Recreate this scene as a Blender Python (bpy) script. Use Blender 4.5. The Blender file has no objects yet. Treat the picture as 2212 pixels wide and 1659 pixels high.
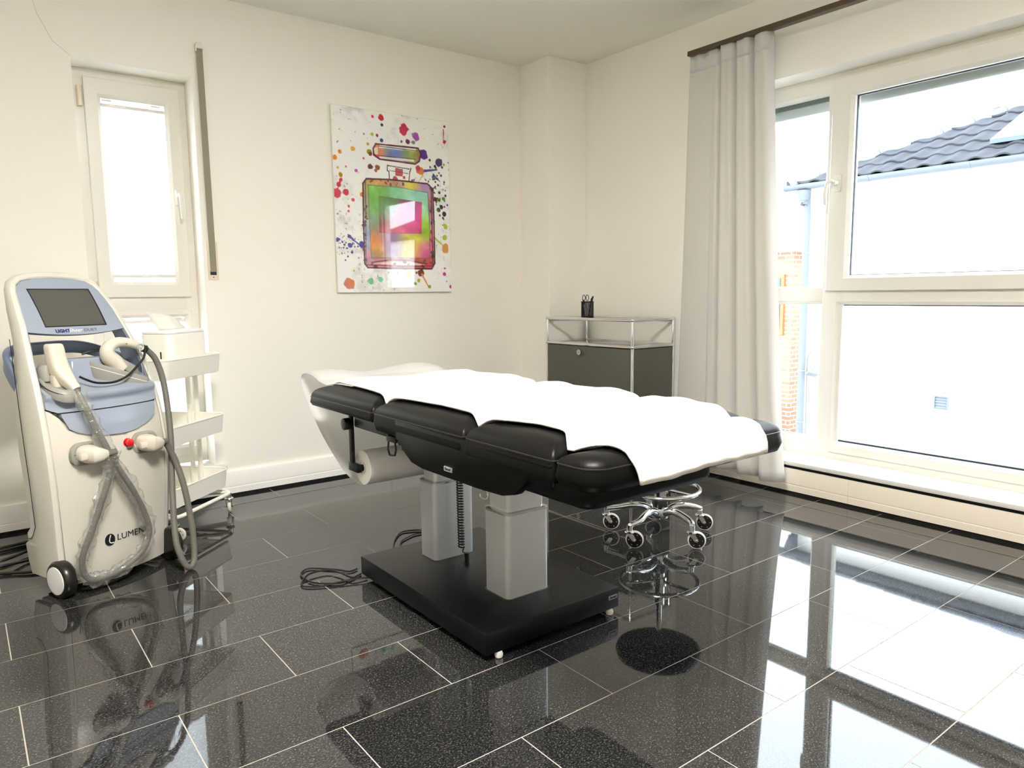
import bpy, bmesh, math, random
import numpy as np
from mathutils import Vector, Matrix
random.seed(7); rng = np.random.default_rng(7)
S = bpy.context.scene
COL = S.collection
PI = math.pi

# ------------------------------------------------------------------ camera, sky, light, exposure
cam_d = bpy.data.cameras.new('camera'); cam = bpy.data.objects.new('camera', cam_d); COL.objects.link(cam)
cam_d.sensor_fit = 'HORIZONTAL'; cam_d.sensor_width = 36.0
cam_d.lens = 1565.0 / 2212 * 36.0
cam_d.clip_start = 0.02; cam_d.clip_end = 300
yaw, pit, rol = 0.653194, -0.123864, -0.0110832
fw = Vector((math.sin(yaw)*math.cos(pit), math.cos(yaw)*math.cos(pit), math.sin(pit)))
rt = Vector((math.cos(yaw), -math.sin(yaw), 0)); up = rt.cross(fw)
r2 = rt*math.cos(rol) + up*math.sin(rol); u2 = -rt*math.sin(rol) + up*math.cos(rol)
cam.matrix_world = Matrix(((r2.x, u2.x, -fw.x, -3.36855), (r2.y, u2.y, -fw.y, -3.86455), (r2.z, u2.z, -fw.z, 1.03915), (0, 0, 0, 1)))
S.camera = cam

SKY_STRENGTH = 5.6
world = bpy.data.worlds.new('overcast_sky'); S.world = world; world.use_nodes = True
bg = world.node_tree.nodes['Background']
bg.inputs[0].default_value = (0.84, 0.92, 1.0, 1); bg.inputs[1].default_value = SKY_STRENGTH

def portal(name, loc, rot, sx, sy):
    l = bpy.data.lights.new(name, 'AREA'); l.shape = 'RECTANGLE'; l.size = sx; l.size_y = sy
    l.cycles.is_portal = True
    o = bpy.data.objects.new(name, l); COL.objects.link(o); o.location = loc; o.rotation_euler = rot
portal('daylight_portal_large', (0.33, -2.2, 1.14), (0, PI/2, 0), 1.94, 1.62)
portal('daylight_portal_small', (-2.6, 0.33, 1.14), (-PI/2, 0, 0), 0.52, 1.94)
LAMP_STRENGTH = 66.0

S.view_settings.view_transform = 'Standard'; S.view_settings.look = 'None'
S.view_settings.exposure = 1.02; S.view_settings.gamma = 1.0; S.view_settings.use_curve_mapping = False
cy = S.cycles
cy.max_bounces = 14; cy.diffuse_bounces = 8; cy.glossy_bounces = 6; cy.transparent_max_bounces = 16; cy.transmission_bounces = 6
cy.caustics_reflective = False; cy.caustics_refractive = False; cy.sample_clamp_indirect = 8.0
try: cy.use_denoising = True
except Exception: pass

# ------------------------------------------------------------------ materials
def lin(c):
    if isinstance(c, str):
        c = [int(c[i:i+2], 16)/255 for i in (0, 2, 4)]
    return tuple(x/12.92 if x <= .04045 else ((x+.055)/1.055)**2.4 for x in c)
MATS = {}
def pm(name, col, rough=.5, metal=0., spec=.5, coat=0., var=.0, vscale=30., bump=0., bscale=200., trans=0., sheen=0., aniso=0., stretch=None, alpha=None):
    m = bpy.data.materials.new(name); m.use_nodes = True; nt = m.node_tree; b = nt.nodes['Principled BSDF']
    c = lin(col)
    b.inputs['Base Color'].default_value = (*c, 1); b.inputs['Roughness'].default_value = rough; b.inputs['Metallic'].default_value = metal
    b.inputs['Specular IOR Level'].default_value = spec; b.inputs['Coat Weight'].default_value = coat; b.inputs['Coat Roughness'].default_value = .04
    if trans: b.inputs['Transmission Weight'].default_value = trans
    if sheen: b.inputs['Sheen Weight'].default_value = sheen
    if aniso: b.inputs['Anisotropic'].default_value = aniso
    geo = nt.nodes.new('ShaderNodeNewGeometry'); src = geo.outputs['Position']
    if stretch:
        mp = nt.nodes.new('ShaderNodeMapping'); mp.inputs['Scale'].default_value = stretch
        nt.links.new(src, mp.inputs['Vector']); src = mp.outputs['Vector']
    n = nt.nodes.new('ShaderNodeTexNoise'); n.inputs['Scale'].default_value = vscale; n.inputs['Detail'].default_value = 3
    nt.links.new(src, n.inputs['Vector'])
    if var > 0:
        r = nt.nodes.new('ShaderNodeMix'); r.data_type = 'RGBA'
        r.inputs['A'].default_value = (*[x*(1-var) for x in c], 1); r.inputs['B'].default_value = (*[min(1, x*(1+var)) for x in c], 1)
        nt.links.new(n.outputs['Fac'], r.inputs['Factor']); nt.links.new(r.outputs['Result'], b.inputs['Base Color'])
    if bump > 0:
        n2 = nt.nodes.new('ShaderNodeTexNoise'); n2.inputs['Scale'].default_value = bscale; n2.inputs['Detail'].default_value = 4
        nt.links.new(src, n2.inputs['Vector'])
        bp = nt.nodes.new('ShaderNodeBump'); bp.inputs['Strength'].default_value = bump; bp.inputs['Distance'].default_value = .002
        nt.links.new(n2.outputs['Fac'], bp.inputs['Height']); nt.links.new(bp.outputs['Normal'], b.inputs['Normal'])
    MATS[name] = m
    return m

wall_m = pm('wall_paint', 'f4f0e8', .85, spec=.2, var=.012, vscale=3, bump=.12, bscale=260)
ceil_m = pm('ceiling_paint', 'efeee6', .9, spec=.1, var=.01, vscale=2)
grout_m = pm('grout', 'b5aea2', .8, spec=.2, var=.08, vscale=60)
upvc = pm('white_window_plastic', 'e3dfd7', .28, spec=.5, var=.01)
board_m = pm('painted_board', 'f0e6d6', .42, spec=.4, var=.01)
gap_m = pm('dark_gap', '060505', .8)
sill_m = pm('sill_laminate', 'dedcd8', .22, spec=.5, var=.01)
gasket_and_shade = pm('rubber_and_gap_shade', '23303c', .5)
chrome = pm('chrome', 'e6e6e8', .07, metal=1.)
steel = pm('steel', 'bfc0c0', .25, metal=1.)
alu = pm('brushed_aluminium', 'e2e4e6', .36, metal=.55, aniso=.4, var=.05, vscale=40, stretch=(1, 1, 40))
alu2 = pm('aluminium_edge', 'dcdcdc', .22, metal=.9)
leather = pm('black_leather', '050504', .42, spec=.22, var=.15, vscale=20, bump=.15, bscale=500)
piping_m = pm('leather_piping', '1d1b17', .35, spec=.4)
black_pl = pm('black_plastic', '0b0b0c', .35)
black_mt = pm('black_powder_coat', '050608', .38, spec=.3, bump=.08, bscale=700)
cable_m = pm('black_cable', '0d0d0d', .4)
towel_m = pm('white_terry', 'fbf9f4', .95, spec=.05, bump=.9, bscale=420, sheen=.2)
paper_m = pm('white_paper', 'f7f5f0', .8, spec=.1, bump=.05, bscale=300)
roll_m = pm('grey_white_tissue', 'efece6', .85, spec=.1, bump=.2, bscale=300)
cab_m = pm('graphite_lacquer', '55544a', .34, spec=.4, var=.02)
cabtop = pm('cabinet_top_sheet', '9a978a', .12, metal=.55, spec=.6)
cream_pl = pm('cream_plastic', 'e6dcc4', .45)
strap_m = pm('strap_webbing', '97907f', .85, spec=.1, bump=.5, bscale=600)
curt_m = pm('curtain_satin', 'd3ccc2', .42, spec=.35, sheen=.35, var=.02, vscale=12)
rail_m = pm('brown_rail', '5a4a39', .35, metal=.4)
mwhite = pm('machine_white', 'd6d3c9', .3, spec=.5, var=.01)
mpanel = pm('machine_front_white', 'd3cec3', .26, spec=.5, var=.01)
mblue = pm('machine_blue_grey', '99a2b2', .25, spec=.5, var=.02)
mblue_d = pm('machine_blue_dark', '68738a', .3, spec=.5, var=.02)
mgrey = pm('machine_holder_grey', '9c9a92', .4, var=.02)
mcream = pm('handpiece_cream', 'd9d2c3', .3, spec=.5)
hose_m = pm('grey_hose', '6b6860', .5, var=.04, vscale=50)
screen_m = pm('screen_off', '55554f', .22, spec=.45)
red_m = pm('red_button', 'd8121c', .25, coat=.5)
tyre_m = pm('dark_tyre', '191815', .3, spec=.5)
hub_m = pm('white_hubcap', 'efeeea', .35)
ink_navy = pm('ink_navy', '1d1f66', .5); ink_white = pm('ink_white', 'f5f5f5', .5); ink_grey = pm('ink_grey', '5b6270', .5); ink_black = pm('ink_black', '08080a', .5)
tro_m = pm('trolley_white', 'f2efe6', .35, spec=.45, var=.01)
teal_m = pm('pale_teal_card', 'b9d4cf', .5)
badge_m = pm('badge_silver', 'd3d4d6', .3, metal=.6)
cream_wheel = pm('caster_white', 'e9e4d8', .4)
sheetpk = pm('print_pack', 'e8d5cf', .3, var=.2, vscale=40)
facade = pm('outside_render_white', 'f4f2ee', .9, spec=.1, var=.02, vscale=2)
rooftile_m = pm('roof_tile_slate', '34363b', .8, spec=.15, var=.35, vscale=9, bump=.4, bscale=40)
zinc = pm('zinc_gutter', '5b6066', .6, metal=.0, spec=.3, var=.06, vscale=6)
solar_m = pm('solar_glass', '55606e', .5, spec=.2)
asphalt = pm('asphalt', '6d6c6a', .9, var=.1, vscale=4)
grass_m = pm('grass_lawn', '7a8463', .9, var=.3, vscale=8)
lamp_house = pm('lamp_white', 'efefef', .4)

def mk(name):
    m = bpy.data.materials.new(name); m.use_nodes = True; nt = m.node_tree
    for n in list(nt.nodes):
        if n.type != 'OUTPUT_MATERIAL': nt.nodes.remove(n)
    return m, nt, nt.nodes['Material Output']
def nd(nt, t, **kw):
    n = nt.nodes.new(t)
    for k, v in kw.items(): n.inputs[k].default_value = v
    return n

# window glass: clear, with a Fresnel reflection
glass_m, nt, out = mk('window_glass')
tr = nd(nt, 'ShaderNodeBsdfTransparent', Color=(.97, .985, .98, 1)); gl = nd(nt, 'ShaderNodeBsdfGlossy', Roughness=.0)
fr = nd(nt, 'ShaderNodeFresnel', IOR=1.45); mx = nt.nodes.new('ShaderNodeMixShader')
gb = nt.nodes.new('ShaderNodeNewGeometry'); iv = nt.nodes.new('ShaderNodeMath'); iv.operation = 'SUBTRACT'; iv.inputs[0].default_value = 1.0; nt.links.new(gb.outputs['Backfacing'], iv.inputs[1])
mu = nt.nodes.new('ShaderNodeMath'); mu.operation = 'MULTIPLY'; nt.links.new(fr.outputs[0], mu.inputs[0]); nt.links.new(iv.outputs[0], mu.inputs[1])   # no total reflection on the way out of the thin pane
nt.links.new(mu.outputs[0], mx.inputs[0]); nt.links.new(tr.outputs[0], mx.inputs[1]); nt.links.new(gl.outputs[0], mx.inputs[2]); nt.links.new(mx.outputs[0], out.inputs[0])

# crinkled clear film
film_m, nt, out = mk('clear_film')
tr = nd(nt, 'ShaderNodeBsdfTransparent', Color=(.95, .95, .94, 1)); gl = nd(nt, 'ShaderNodeBsdfGlossy', Roughness=.12); tl = nd(nt, 'ShaderNodeBsdfDiffuse', Color=(.85, .84, .8, 1))
geo = nt.nodes.new('ShaderNodeNewGeometry')
ns = nd(nt, 'ShaderNodeTexNoise', Scale=70.0, Detail=4.0); nt.links.new(geo.outputs['Position'], ns.inputs['Vector'])
bp = nd(nt, 'ShaderNodeBump', Strength=1.0, Distance=.006); nt.links.new(ns.outputs['Fac'], bp.inputs['Height']); nt.links.new(bp.outputs[0], gl.inputs['Normal'])
lw = nd(nt, 'ShaderNodeLayerWeight', Blend=.35); nt.links.new(bp.outputs[0], lw.inputs['Normal'])
m1 = nt.nodes.new('ShaderNodeMixShader'); m1.inputs[0].default_value = .35
nt.links.new(gl.outputs[0], m1.inputs[1]); nt.links.new(tl.outputs[0], m1.inputs[2])
mr = nd(nt, 'ShaderNodeMapRange'); mr.inputs['From Min'].default_value = 0; mr.inputs['From Max'].default_value = 1; mr.inputs['To Min'].default_value = .1; mr.inputs['To Max'].default_value = .6
nt.links.new(lw.outputs['Facing'], mr.inputs['Value'])
m2 = nt.nodes.new('ShaderNodeMixShader'); nt.links.new(mr.outputs[0], m2.inputs[0]); nt.links.new(tr.outputs[0], m2.inputs[1]); nt.links.new(m1.outputs[0], m2.inputs[2]); nt.links.new(m2.outputs[0], out.inputs[0])

def translucent(name, col, tcol, fac, see=0):
    m, nt, out = mk(name)
    d = nd(nt, 'ShaderNodeBsdfDiffuse', Color=(*lin(col), 1)); t = nd(nt, 'ShaderNodeBsdfTranslucent', Color=(*lin(tcol), 1))
    geo = nt.nodes.new('ShaderNodeNewGeometry'); ns = nd(nt, 'ShaderNodeTexNoise', Scale=300.0); nt.links.new(geo.outputs['Position'], ns.inputs['Vector'])
    bp = nd(nt, 'ShaderNodeBump', Strength=.1, Distance=.001); nt.links.new(ns.outputs['Fac'], bp.inputs['Height']); nt.links.new(bp.outputs[0], d.inputs['Normal'])
    x = nt.nodes.new('ShaderNodeMixShader'); x.inputs[0].default_value = fac
    nt.links.new(d.outputs[0], x.inputs[1]); nt.links.new(t.outputs[0], x.inputs[2])
    if see:
        tr = nt.nodes.new('ShaderNodeBsdfTransparent'); y = nt.nodes.new('ShaderNodeMixShader'); y.inputs[0].default_value = see
        nt.links.new(x.outputs[0], y.inputs[1]); nt.links.new(tr.outputs[0], y.inputs[2]); nt.links.new(y.outputs[0], out.inputs[0])
    else: nt.links.new(x.outputs[0], out.inputs[0])
    return m
curt_m, nt, out = mk('curtain_satin')
pb = nt.nodes.new('ShaderNodeBsdfPrincipled'); pb.inputs['Base Color'].default_value = (*lin('dad7d1'), 1); pb.inputs['Roughness'].default_value = .42; pb.inputs['Sheen Weight'].default_value = .3; pb.inputs['Specular IOR Level'].default_value = .35
tl = nd(nt, 'ShaderNodeBsdfTranslucent', Color=(*lin('e4ddd2'), 1)); mx = nt.nodes.new('ShaderNodeMixShader'); mx.inputs[0].default_value = .16
nt.links.new(pb.outputs[0], mx.inputs[1]); nt.links.new(tl.outputs[0], mx.inputs[2]); nt.links.new(mx.outputs[0], out.inputs[0])
blind_m = translucent('pleated_blind_cloth', 'fafafa', 'fcfcfc', .6)
sheet_m = translucent('thin_paper_sheet', 'f4f2ec', 'f4f2ec', .4)
loop_m = translucent('couch_paper', 'f6f5f2', 'f4f3f0', .5, .2)

# polished dark granite
granite, nt, out = mk('polished_granite')
pb = nt.nodes.new('ShaderNodeBsdfPrincipled'); nt.links.new(pb.outputs[0], out.inputs[0])
geo = nt.nodes.new('ShaderNodeNewGeometry')
oi = nt.nodes.new('ShaderNodeObjectInfo')
mp = nt.nodes.new('ShaderNodeMapping'); nt.links.new(geo.outputs['Position'], mp.inputs['Vector']); mp.inputs['Scale'].default_value = (1, 1.6, 1); mp.inputs['Rotation'].default_value = (0, 0, .5)
n1 = nd(nt, 'ShaderNodeTexNoise', Scale=190.0, Detail=4.0, Roughness=.6, Distortion=.6); nt.links.new(mp.outputs[0], n1.inputs['Vector'])
cr = nt.nodes.new('ShaderNodeValToRGB'); nt.links.new(n1.outputs['Fac'], cr.inputs[0])
e = cr.color_ramp.elements; e[0].position = .42; e[0].color = (.007, .0075, .008, 1); e[1].position = .70; e[1].color = (.14, .135, .125, 1)
x = cr.color_ramp.elements.new(.56); x.color = (.03, .03, .03, 1)
n3 = nd(nt, 'ShaderNodeTexNoise', Scale=4.0); nt.links.new(geo.outputs['Position'], n3.inputs['Vector'])
hv = nt.nodes.new('ShaderNodeHueSaturation'); nt.links.new(cr.outputs[0], hv.inputs['Color'])
ad = nt.nodes.new('ShaderNodeMath'); ad.operation = 'MULTIPLY_ADD'; nt.links.new(oi.outputs['Random'], ad.inputs[0]); ad.inputs[1].default_value = .3; ad.inputs[2].default_value = .85
nt.links.new(ad.outputs[0], hv.inputs['Value']); nt.links.new(hv.outputs[0], pb.inputs['Base Color'])
pb.inputs['Roughness'].default_value = .03; pb.inputs['IOR'].default_value = 1.6
n4 = nd(nt, 'ShaderNodeTexNoise', Scale=26.0, Detail=2.0); nt.links.new(geo.outputs['Position'], n4.inputs['Vector'])
bp = nd(nt, 'ShaderNodeBump', Strength=.006, Distance=.001); nt.links.new(n4.outputs['Fac'], bp.inputs['Height']); nt.links.new(bp.outputs[0], pb.inputs['Normal'])

# brick
brick_m, nt, out = mk('red_brickwork')
pb = nt.nodes.new('ShaderNodeBsdfPrincipled'); nt.links.new(pb.outputs[0], out.inputs[0]); pb.inputs['Roughness'].default_value = .9
geo = nt.nodes.new('ShaderNodeNewGeometry'); mp = nt.nodes.new('ShaderNodeMapping'); mp.inputs['Rotation'].default_value = (PI/2, 0, 0); nt.links.new(geo.outputs['Position'], mp.inputs['Vector'])
br = nd(nt, 'ShaderNodeTexBrick', Scale=1.0); br.inputs['Color1'].default_value = (.30, .13, .08, 1); br.inputs['Color2'].default_value = (.36, .17, .11, 1); br.inputs['Mortar'].default_value = (.42, .37, .33, 1)
br.inputs['Brick Width'].default_value = .24; br.inputs['Row Height'].default_value = .085; br.inputs['Mortar Size'].default_value = .012
sx = nt.nodes.new('ShaderNodeSeparateXYZ'); nt.links.new(geo.outputs['Position'], sx.inputs[0]); cx = nt.nodes.new('ShaderNodeCombineXYZ')
sm = nt.nodes.new('ShaderNodeMath'); sm.operation = 'ADD'; nt.links.new(sx.outputs['X'], sm.inputs[0]); nt.links.new(sx.outputs['Y'], sm.inputs[1])
nt.links.new(sm.outputs[0], cx.inputs['X']); nt.links.new(sx.outputs['Z'], cx.inputs['Y']); nt.links.new(cx.outputs[0], br.inputs['Vector']); nt.links.new(br.outputs['Color'], pb.inputs['Base Color'])

# glossy printed panel (colour comes from the painted print)
print_m, nt, out = mk('acrylic_print')
pb = nt.nodes.new('ShaderNodeBsdfPrincipled'); nt.links.new(pb.outputs[0], out.inputs[0]); pb.inputs['Roughness'].default_value = .03; pb.inputs['Coat Weight'].default_value = 1.0; pb.inputs['Coat Roughness'].default_value = .0
at = nt.nodes.new('ShaderNodeAttribute'); at.attribute_name = 'ink'; nt.links.new(at.outputs['Color'], pb.inputs['Base Color'])

lamp_m, nt, out = mk('lamp_diffuser')
em = nd(nt, 'ShaderNodeEmission', Color=(1, .955, .89, 1), Strength=LAMP_STRENGTH); nt.links.new(em.outputs[0], out.inputs[0])

# ------------------------------------------------------------------ building helpers
class MB:
    def __init__(s): s.v = []; s.f = []; s.mi = []; s.cur = 0
    def add(s, vs, fs):
        o = len(s.v); s.v += [tuple(map(float, q)) for q in vs]; s.f += [tuple(o+i for i in f) for f in fs]; s.mi += [s.cur]*len(fs); return s
    def box(s, x0, x1, y0, y1, z0, z1, M=None):
        vs = [(x, y, z) for z in (z0, z1) for y in (y0, y1) for x in (x0, x1)]
        if M is not None: vs = [M @ Vector(q) for q in vs]
        return s.add(vs, [(0, 2, 3, 1), (4, 5, 7, 6), (0, 1, 5, 4), (2, 6, 7, 3), (0, 4, 6, 2), (1, 3, 7, 5)])
    def loft(s, rings, closed=True, caps=True, wrap=False):
        n = len(rings[0]); vs = [q for r in rings for q in r]; fs = []
        m = len(rings)
        for i in range(m if wrap else m-1):
            a = i*n; b = ((i+1) % m)*n
            for j in range(n if closed else n-1):
                k = (j+1) % n
                fs.append((a+j, a+k, b+k, b+j))
        if caps and closed and not wrap:
            fs.append(tuple(range(n))[::-1]); fs.append(tuple((m-1)*n+j for j in range(n)))
        return s.add(vs, fs)
    def tube(s, path, r, n=10, closed=False, cap=True, ry=None, upv=None):
        P = [Vector(q) for q in path]; m = len(P); rings = []
        R = r if isinstance(r, (list, tuple)) else [r]*m
        prev = None
        for i in range(m):
            if closed: t = P[(i+1) % m]-P[i-1]
            else: t = P[min(i+1, m-1)]-P[max(i-1, 0)]
            t.normalize()
            if prev is None:
                a = Vector(upv) if upv else (Vector((0, 0, 1)) if abs(t.z) < .9 else Vector((1, 0, 0)))
                nx = (a - t*a.dot(t)).normalized()
            else:
                nx = (prev - t*prev.dot(t)).normalized()
            prev = nx; by = t.cross(nx); q = (ry/r if ry and not isinstance(r, (list, tuple)) else (ry if ry else 1))
            rings.append([P[i] + nx*(R[i]*math.cos(2*PI*k/n)) + by*(R[i]*q*math.sin(2*PI*k/n)) for k in range(n)])
        return s.loft(rings, True, cap and not closed, wrap=closed)
    def cyl(s, p0, p1, r0, r1=None, n=20):
        return s.tube([p0, p1], [r0, r0 if r1 is None else r1], n)
    def lathe(s, prof, n=24, M=None, cap=True):
        M = M or Matrix()
        rings = [[M @ Vector((r*math.cos(2*PI*k/n), r*math.sin(2*PI*k/n), z)) for k in range(n)] for r, z in prof]
        return s.loft(rings, True, cap)
    def ball(s, c, r, n=12, sc=(1, 1, 1)):
        c = Vector(c); prof = [(max(1e-4, math.sin(PI*i/8)), -math.cos(PI*i/8)) for i in range(9)]
        return s.loft([[c + Vector((r*sc[0]*a*math.cos(2*PI*k/n), r*sc[1]*a*math.sin(2*PI*k/n), r*sc[2]*b)) for k in range(n)] for a, b in prof])
    def torus(s, c, R, r, n=40, m=10, M=None):
        M = M or Matrix(); c = Vector(c)
        return s.tube([c + (M.to_3x3() @ Vector((R*math.cos(2*PI*i/n), R*math.sin(2*PI*i/n), 0))) for i in range(n)], r, m, closed=True)
    def prism(s, poly, ax, d0, d1):
        def P(q, d): return (d, q[0], q[1]) if ax == 0 else ((q[0], d, q[1]) if ax == 1 else (q[0], q[1], d))
        return s.loft([[P(q, d0) for q in poly], [P(q, d1) for q in poly]])
    def grid(s, G):
        n = len(G[0]); vs = [q for r in G for q in r]
        return s.add(vs, [(i*n+j, i*n+j+1, (i+1)*n+j+1, (i+1)*n+j) for i in range(len(G)-1) for j in range(n-1)])

def rootM(o):
    while o.parent is not None: o = o.parent
    return o.matrix_world.copy() if False else (Matrix.Translation(o.location) @ Matrix.Rotation(o.rotation_euler.z, 4, 'Z'))

def build(name, mb, mat, parent=None, world=True, smooth=35, bevel=0, seg=2, solid=0, offset=-1, link=True):
    if not mat: mat = None
    vs = mb.v
    if parent is not None and world:
        Mi = rootM(parent).inverted(); vs = [Mi @ Vector(q) for q in vs]
    me = bpy.data.meshes.new(name); me.from_pydata([tuple(q) for q in vs], [], mb.f)
    mats = mat if isinstance(mat, (list, tuple)) else [mat]
    for q in mats: me.materials.append(q)
    if len(mats) > 1: me.polygons.foreach_set('material_index', mb.mi)
    bm = bmesh.new(); bm.from_mesh(me)
    bmesh.ops.recalc_face_normals(bm, faces=bm.faces)
    if bevel:
        es = [e for e in bm.edges if len(e.link_faces) == 2 and e.calc_face_angle(0) > .6]
        bmesh.ops.bevel(bm, geom=es, offset=bevel, segments=seg, affect='EDGES', profile=.5, clamp_overlap=True)
    bm.to_mesh(me); bm.free()
    if smooth:
        me.polygons.foreach_set('use_smooth', [True]*len(me.polygons))
        me.set_sharp_from_angle(angle=math.radians(smooth))
    o = bpy.data.objects.new(name, me); 
    if link: COL.objects.link(o)
    if parent is not None: o.parent = parent
    if solid:
        md = o.modifiers.new('thickness', 'SOLIDIFY'); md.thickness = solid; md.offset = offset
    return o

def tag(o, label=None, cat=None, group=None, kind=None):
    if label: o['label'] = label
    if cat: o['category'] = cat
    if group: o['group'] = group
    if kind: o['kind'] = kind
    return o
def thing(name, label, cat, loc=(0, 0, 0), rz=0, group=None):
    o = bpy.data.objects.new(name, None); COL.objects.link(o); o.location = loc; o.rotation_euler = (0, 0, rz); o.empty_display_size = .1
    return tag(o, label, cat, group)
def piece(name, me, parent, loc=(0, 0, 0), rot=(0, 0, 0), scale=(1, 1, 1)):
    o = bpy.data.objects.new(name, me); COL.objects.link(o); o.parent = parent; o.location = loc; o.rotation_euler = rot; o.scale = scale; return o
def struct(name, mb, mat, label, **kw):
    o = build(name, mb, mat, None, **kw); tag(o, label, kind='structure'); return o
def catmull(pts, k=6, closed=False):
    P = [Vector(q) for q in pts]; n = len(P); out = []
    for i in range(n if closed else n-1):
        a, b, c, d = (P[(i-1) % n] if closed or i > 0 else P[0]), P[i], P[(i+1) % n], (P[(i+2) % n] if closed or i+2 < n else P[n-1])
        for j in range(k):
            t = j/k
            out.append(.5*((2*b)+(c-a)*t+(2*a-5*b+4*c-d)*t*t+(3*b-a-3*c+d)*t**3))
    if not closed: out.append(P[-1])
    return out
def rrect(x0, x1, y0, y1, r, n=5):
    r = r if isinstance(r, (list, tuple)) else [r]*4
    out = []
    for (cx, cy, sx, sy, a0, rr) in ((x1, y1, -1, -1, 0, r[0]), (x0, y1, 1, -1, PI/2, r[1]), (x0, y0, 1, 1, PI, r[2]), (x1, y0, -1, 1, 1.5*PI, r[3])):
        for k in range(n+1):
            a = a0 + PI/2*k/n
            out.append((cx+sx*rr+rr*math.cos(a), cy+sy*rr+rr*math.sin(a)))
    return out
def lettering(name, txt, size, M, mat, parent, shear=0, bold=0, spacing=1.0, sx=1.0, align='LEFT', ext=.0004):
    c = bpy.data.curves.new(name, 'FONT'); c.body = txt; c.size = size; c.shear = shear; c.offset = bold; c.extrude = ext; c.space_character = spacing; c.align_x = align; c.resolution_u = 3
    t = bpy.data.objects.new(name+'_tmp', c); COL.objects.link(t)
    dg = bpy.context.evaluated_depsgraph_get(); me = bpy.data.meshes.new_from_object(t.evaluated_get(dg))
    bpy.data.objects.remove(t); bpy.data.curves.remove(c)
    me.transform(M @ Matrix.Diagonal((sx, 1, 1, 1))); me.materials.clear(); me.materials.append(mat); me.name = name
    o = bpy.data.objects.new(name, me); COL.objects.link(o); o.parent = parent; return o
def basis(xa, ya, org):
    xa = Vector(xa).normalized(); ya = Vector(ya); ya = (ya - xa*ya.dot(xa)).normalized(); za = xa.cross(ya)
    return Matrix(((xa.x, ya.x, za.x, org[0]), (xa.y, ya.y, za.y, org[1]), (xa.z, ya.z, za.z, org[2]), (0, 0, 0, 1)))

# ------------------------------------------------------------------ room shell
XW, YS, H = -4.9, -5.6, 2.5
# floor: grout bed with separate granite tiles
fl = struct('floor', MB().box(XW-.2, .3, YS-.2, .3, -.12, -.0006), grout_m, 'polished black granite tiled floor with light joints', smooth=0)
def tile_mesh(w, d):
    return build('tile', MB().box(-w/2, w/2, -d/2, d/2, -.004, 0), granite, None, smooth=0, link=False).data
P_Y, P_X, J = .3028, .617, .003
full = tile_mesh(P_X-J, P_Y-J); cache = {}
k0 = -4
for k in range(k0, 16):
    y1 = -1.0925 - P_Y*k; y0 = y1 - P_Y
    off = -.852 if k % 2 == 0 else -1.155
    for i in range(-8, 4):
        xa, xb = off + P_X*i, off + P_X*(i+1)
        a, b, c, d = max(xa, XW), min(xb, 0.0), max(y0, YS), min(y1, 0.0)
        if b-a < .02 or d-c < .02: continue
        if abs(b-a-P_X) < 1e-4 and abs(d-c-P_Y) < 1e-4: me = full
        else:
            key = (round(b-a, 3), round(d-c, 3))
            if key not in cache: cache[key] = tile_mesh(b-a-J, d-c-J)
            me = cache[key]
        piece('tile', me, fl, ((a+b)/2, (c+d)/2, random.uniform(-.0001, .0001)))
struct('ceiling', MB().box(XW-.2, .3, YS-.2, .3, H, H+.15), ceil_m, 'plain pale grey plaster ceiling', smooth=0)
WX0, WX1, WZ0, WZ1 = -2.862, -2.353, .155, 2.105
wb = MB().box(XW-.2, WX0, 0, .3, -.1, H).box(WX1, .3, 0, .3, -.1, H).box(WX0, WX1, 0, .3, -.1, WZ0).box(WX0, WX1, 0, .3, WZ1, H)
wb = struct('wall_back', wb, wall_m, 'cream white wall with the narrow window and the picture', smooth=0)
VY0, VY1, VZ0, VZ1 = -3.02, -1.40, .155, 2.09
wr = MB().box(0, .3, YS-.2, VY0, -.1, H).box(0, .3, VY1, 0.0, -.1, H).box(0, .3, VY0, VY1, -.1, VZ0).box(0, .3, VY0, VY1, VZ1, H)
wr = struct('wall_right', wr, wall_m, 'cream white wall around the large window', smooth=0)
struct('wall_left', MB().box(XW-.2, XW, YS, 0, -.1, H), wall_m, 'plain white wall on the left', smooth=0)
struct('wall_front', MB().box(XW, 0, YS-.2, YS, -.1, H), wall_m, 'plain white wall behind the viewer', smooth=0)
struct('trim_1', MB().box(-.322, 0, -.290, 0, 0, H), wall_m, 'boxed-in white pipe chase filling the room corner', smooth=0, bevel=.003, seg=1)
# hairline crack above the small window
crk = MB(); cp = [(-3.0, 2.47), (-2.985, 2.40), (-2.99, 2.33), (-2.975, 2.265), (-2.955, 2.225), (-2.94, 2.19), (-2.925, 2.16), (-2.89, 2.135), (-2.862, 2.11)]
for (xa, za), (xb, zb) in zip(cp[:-1], cp[1:]): crk.box(-.0008, .0008, -.0004, .0004, 0, math.hypot(xb-xa, zb-za), Matrix.Translation((xa, 0, za)) @ Matrix.Rotation(math.atan2(xb-xa, zb-za), 4, 'Y'))
build('hairline_crack', crk, pm('crack_grey', 'c9bfae', .9), wb, world=False, smooth=0)

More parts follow.
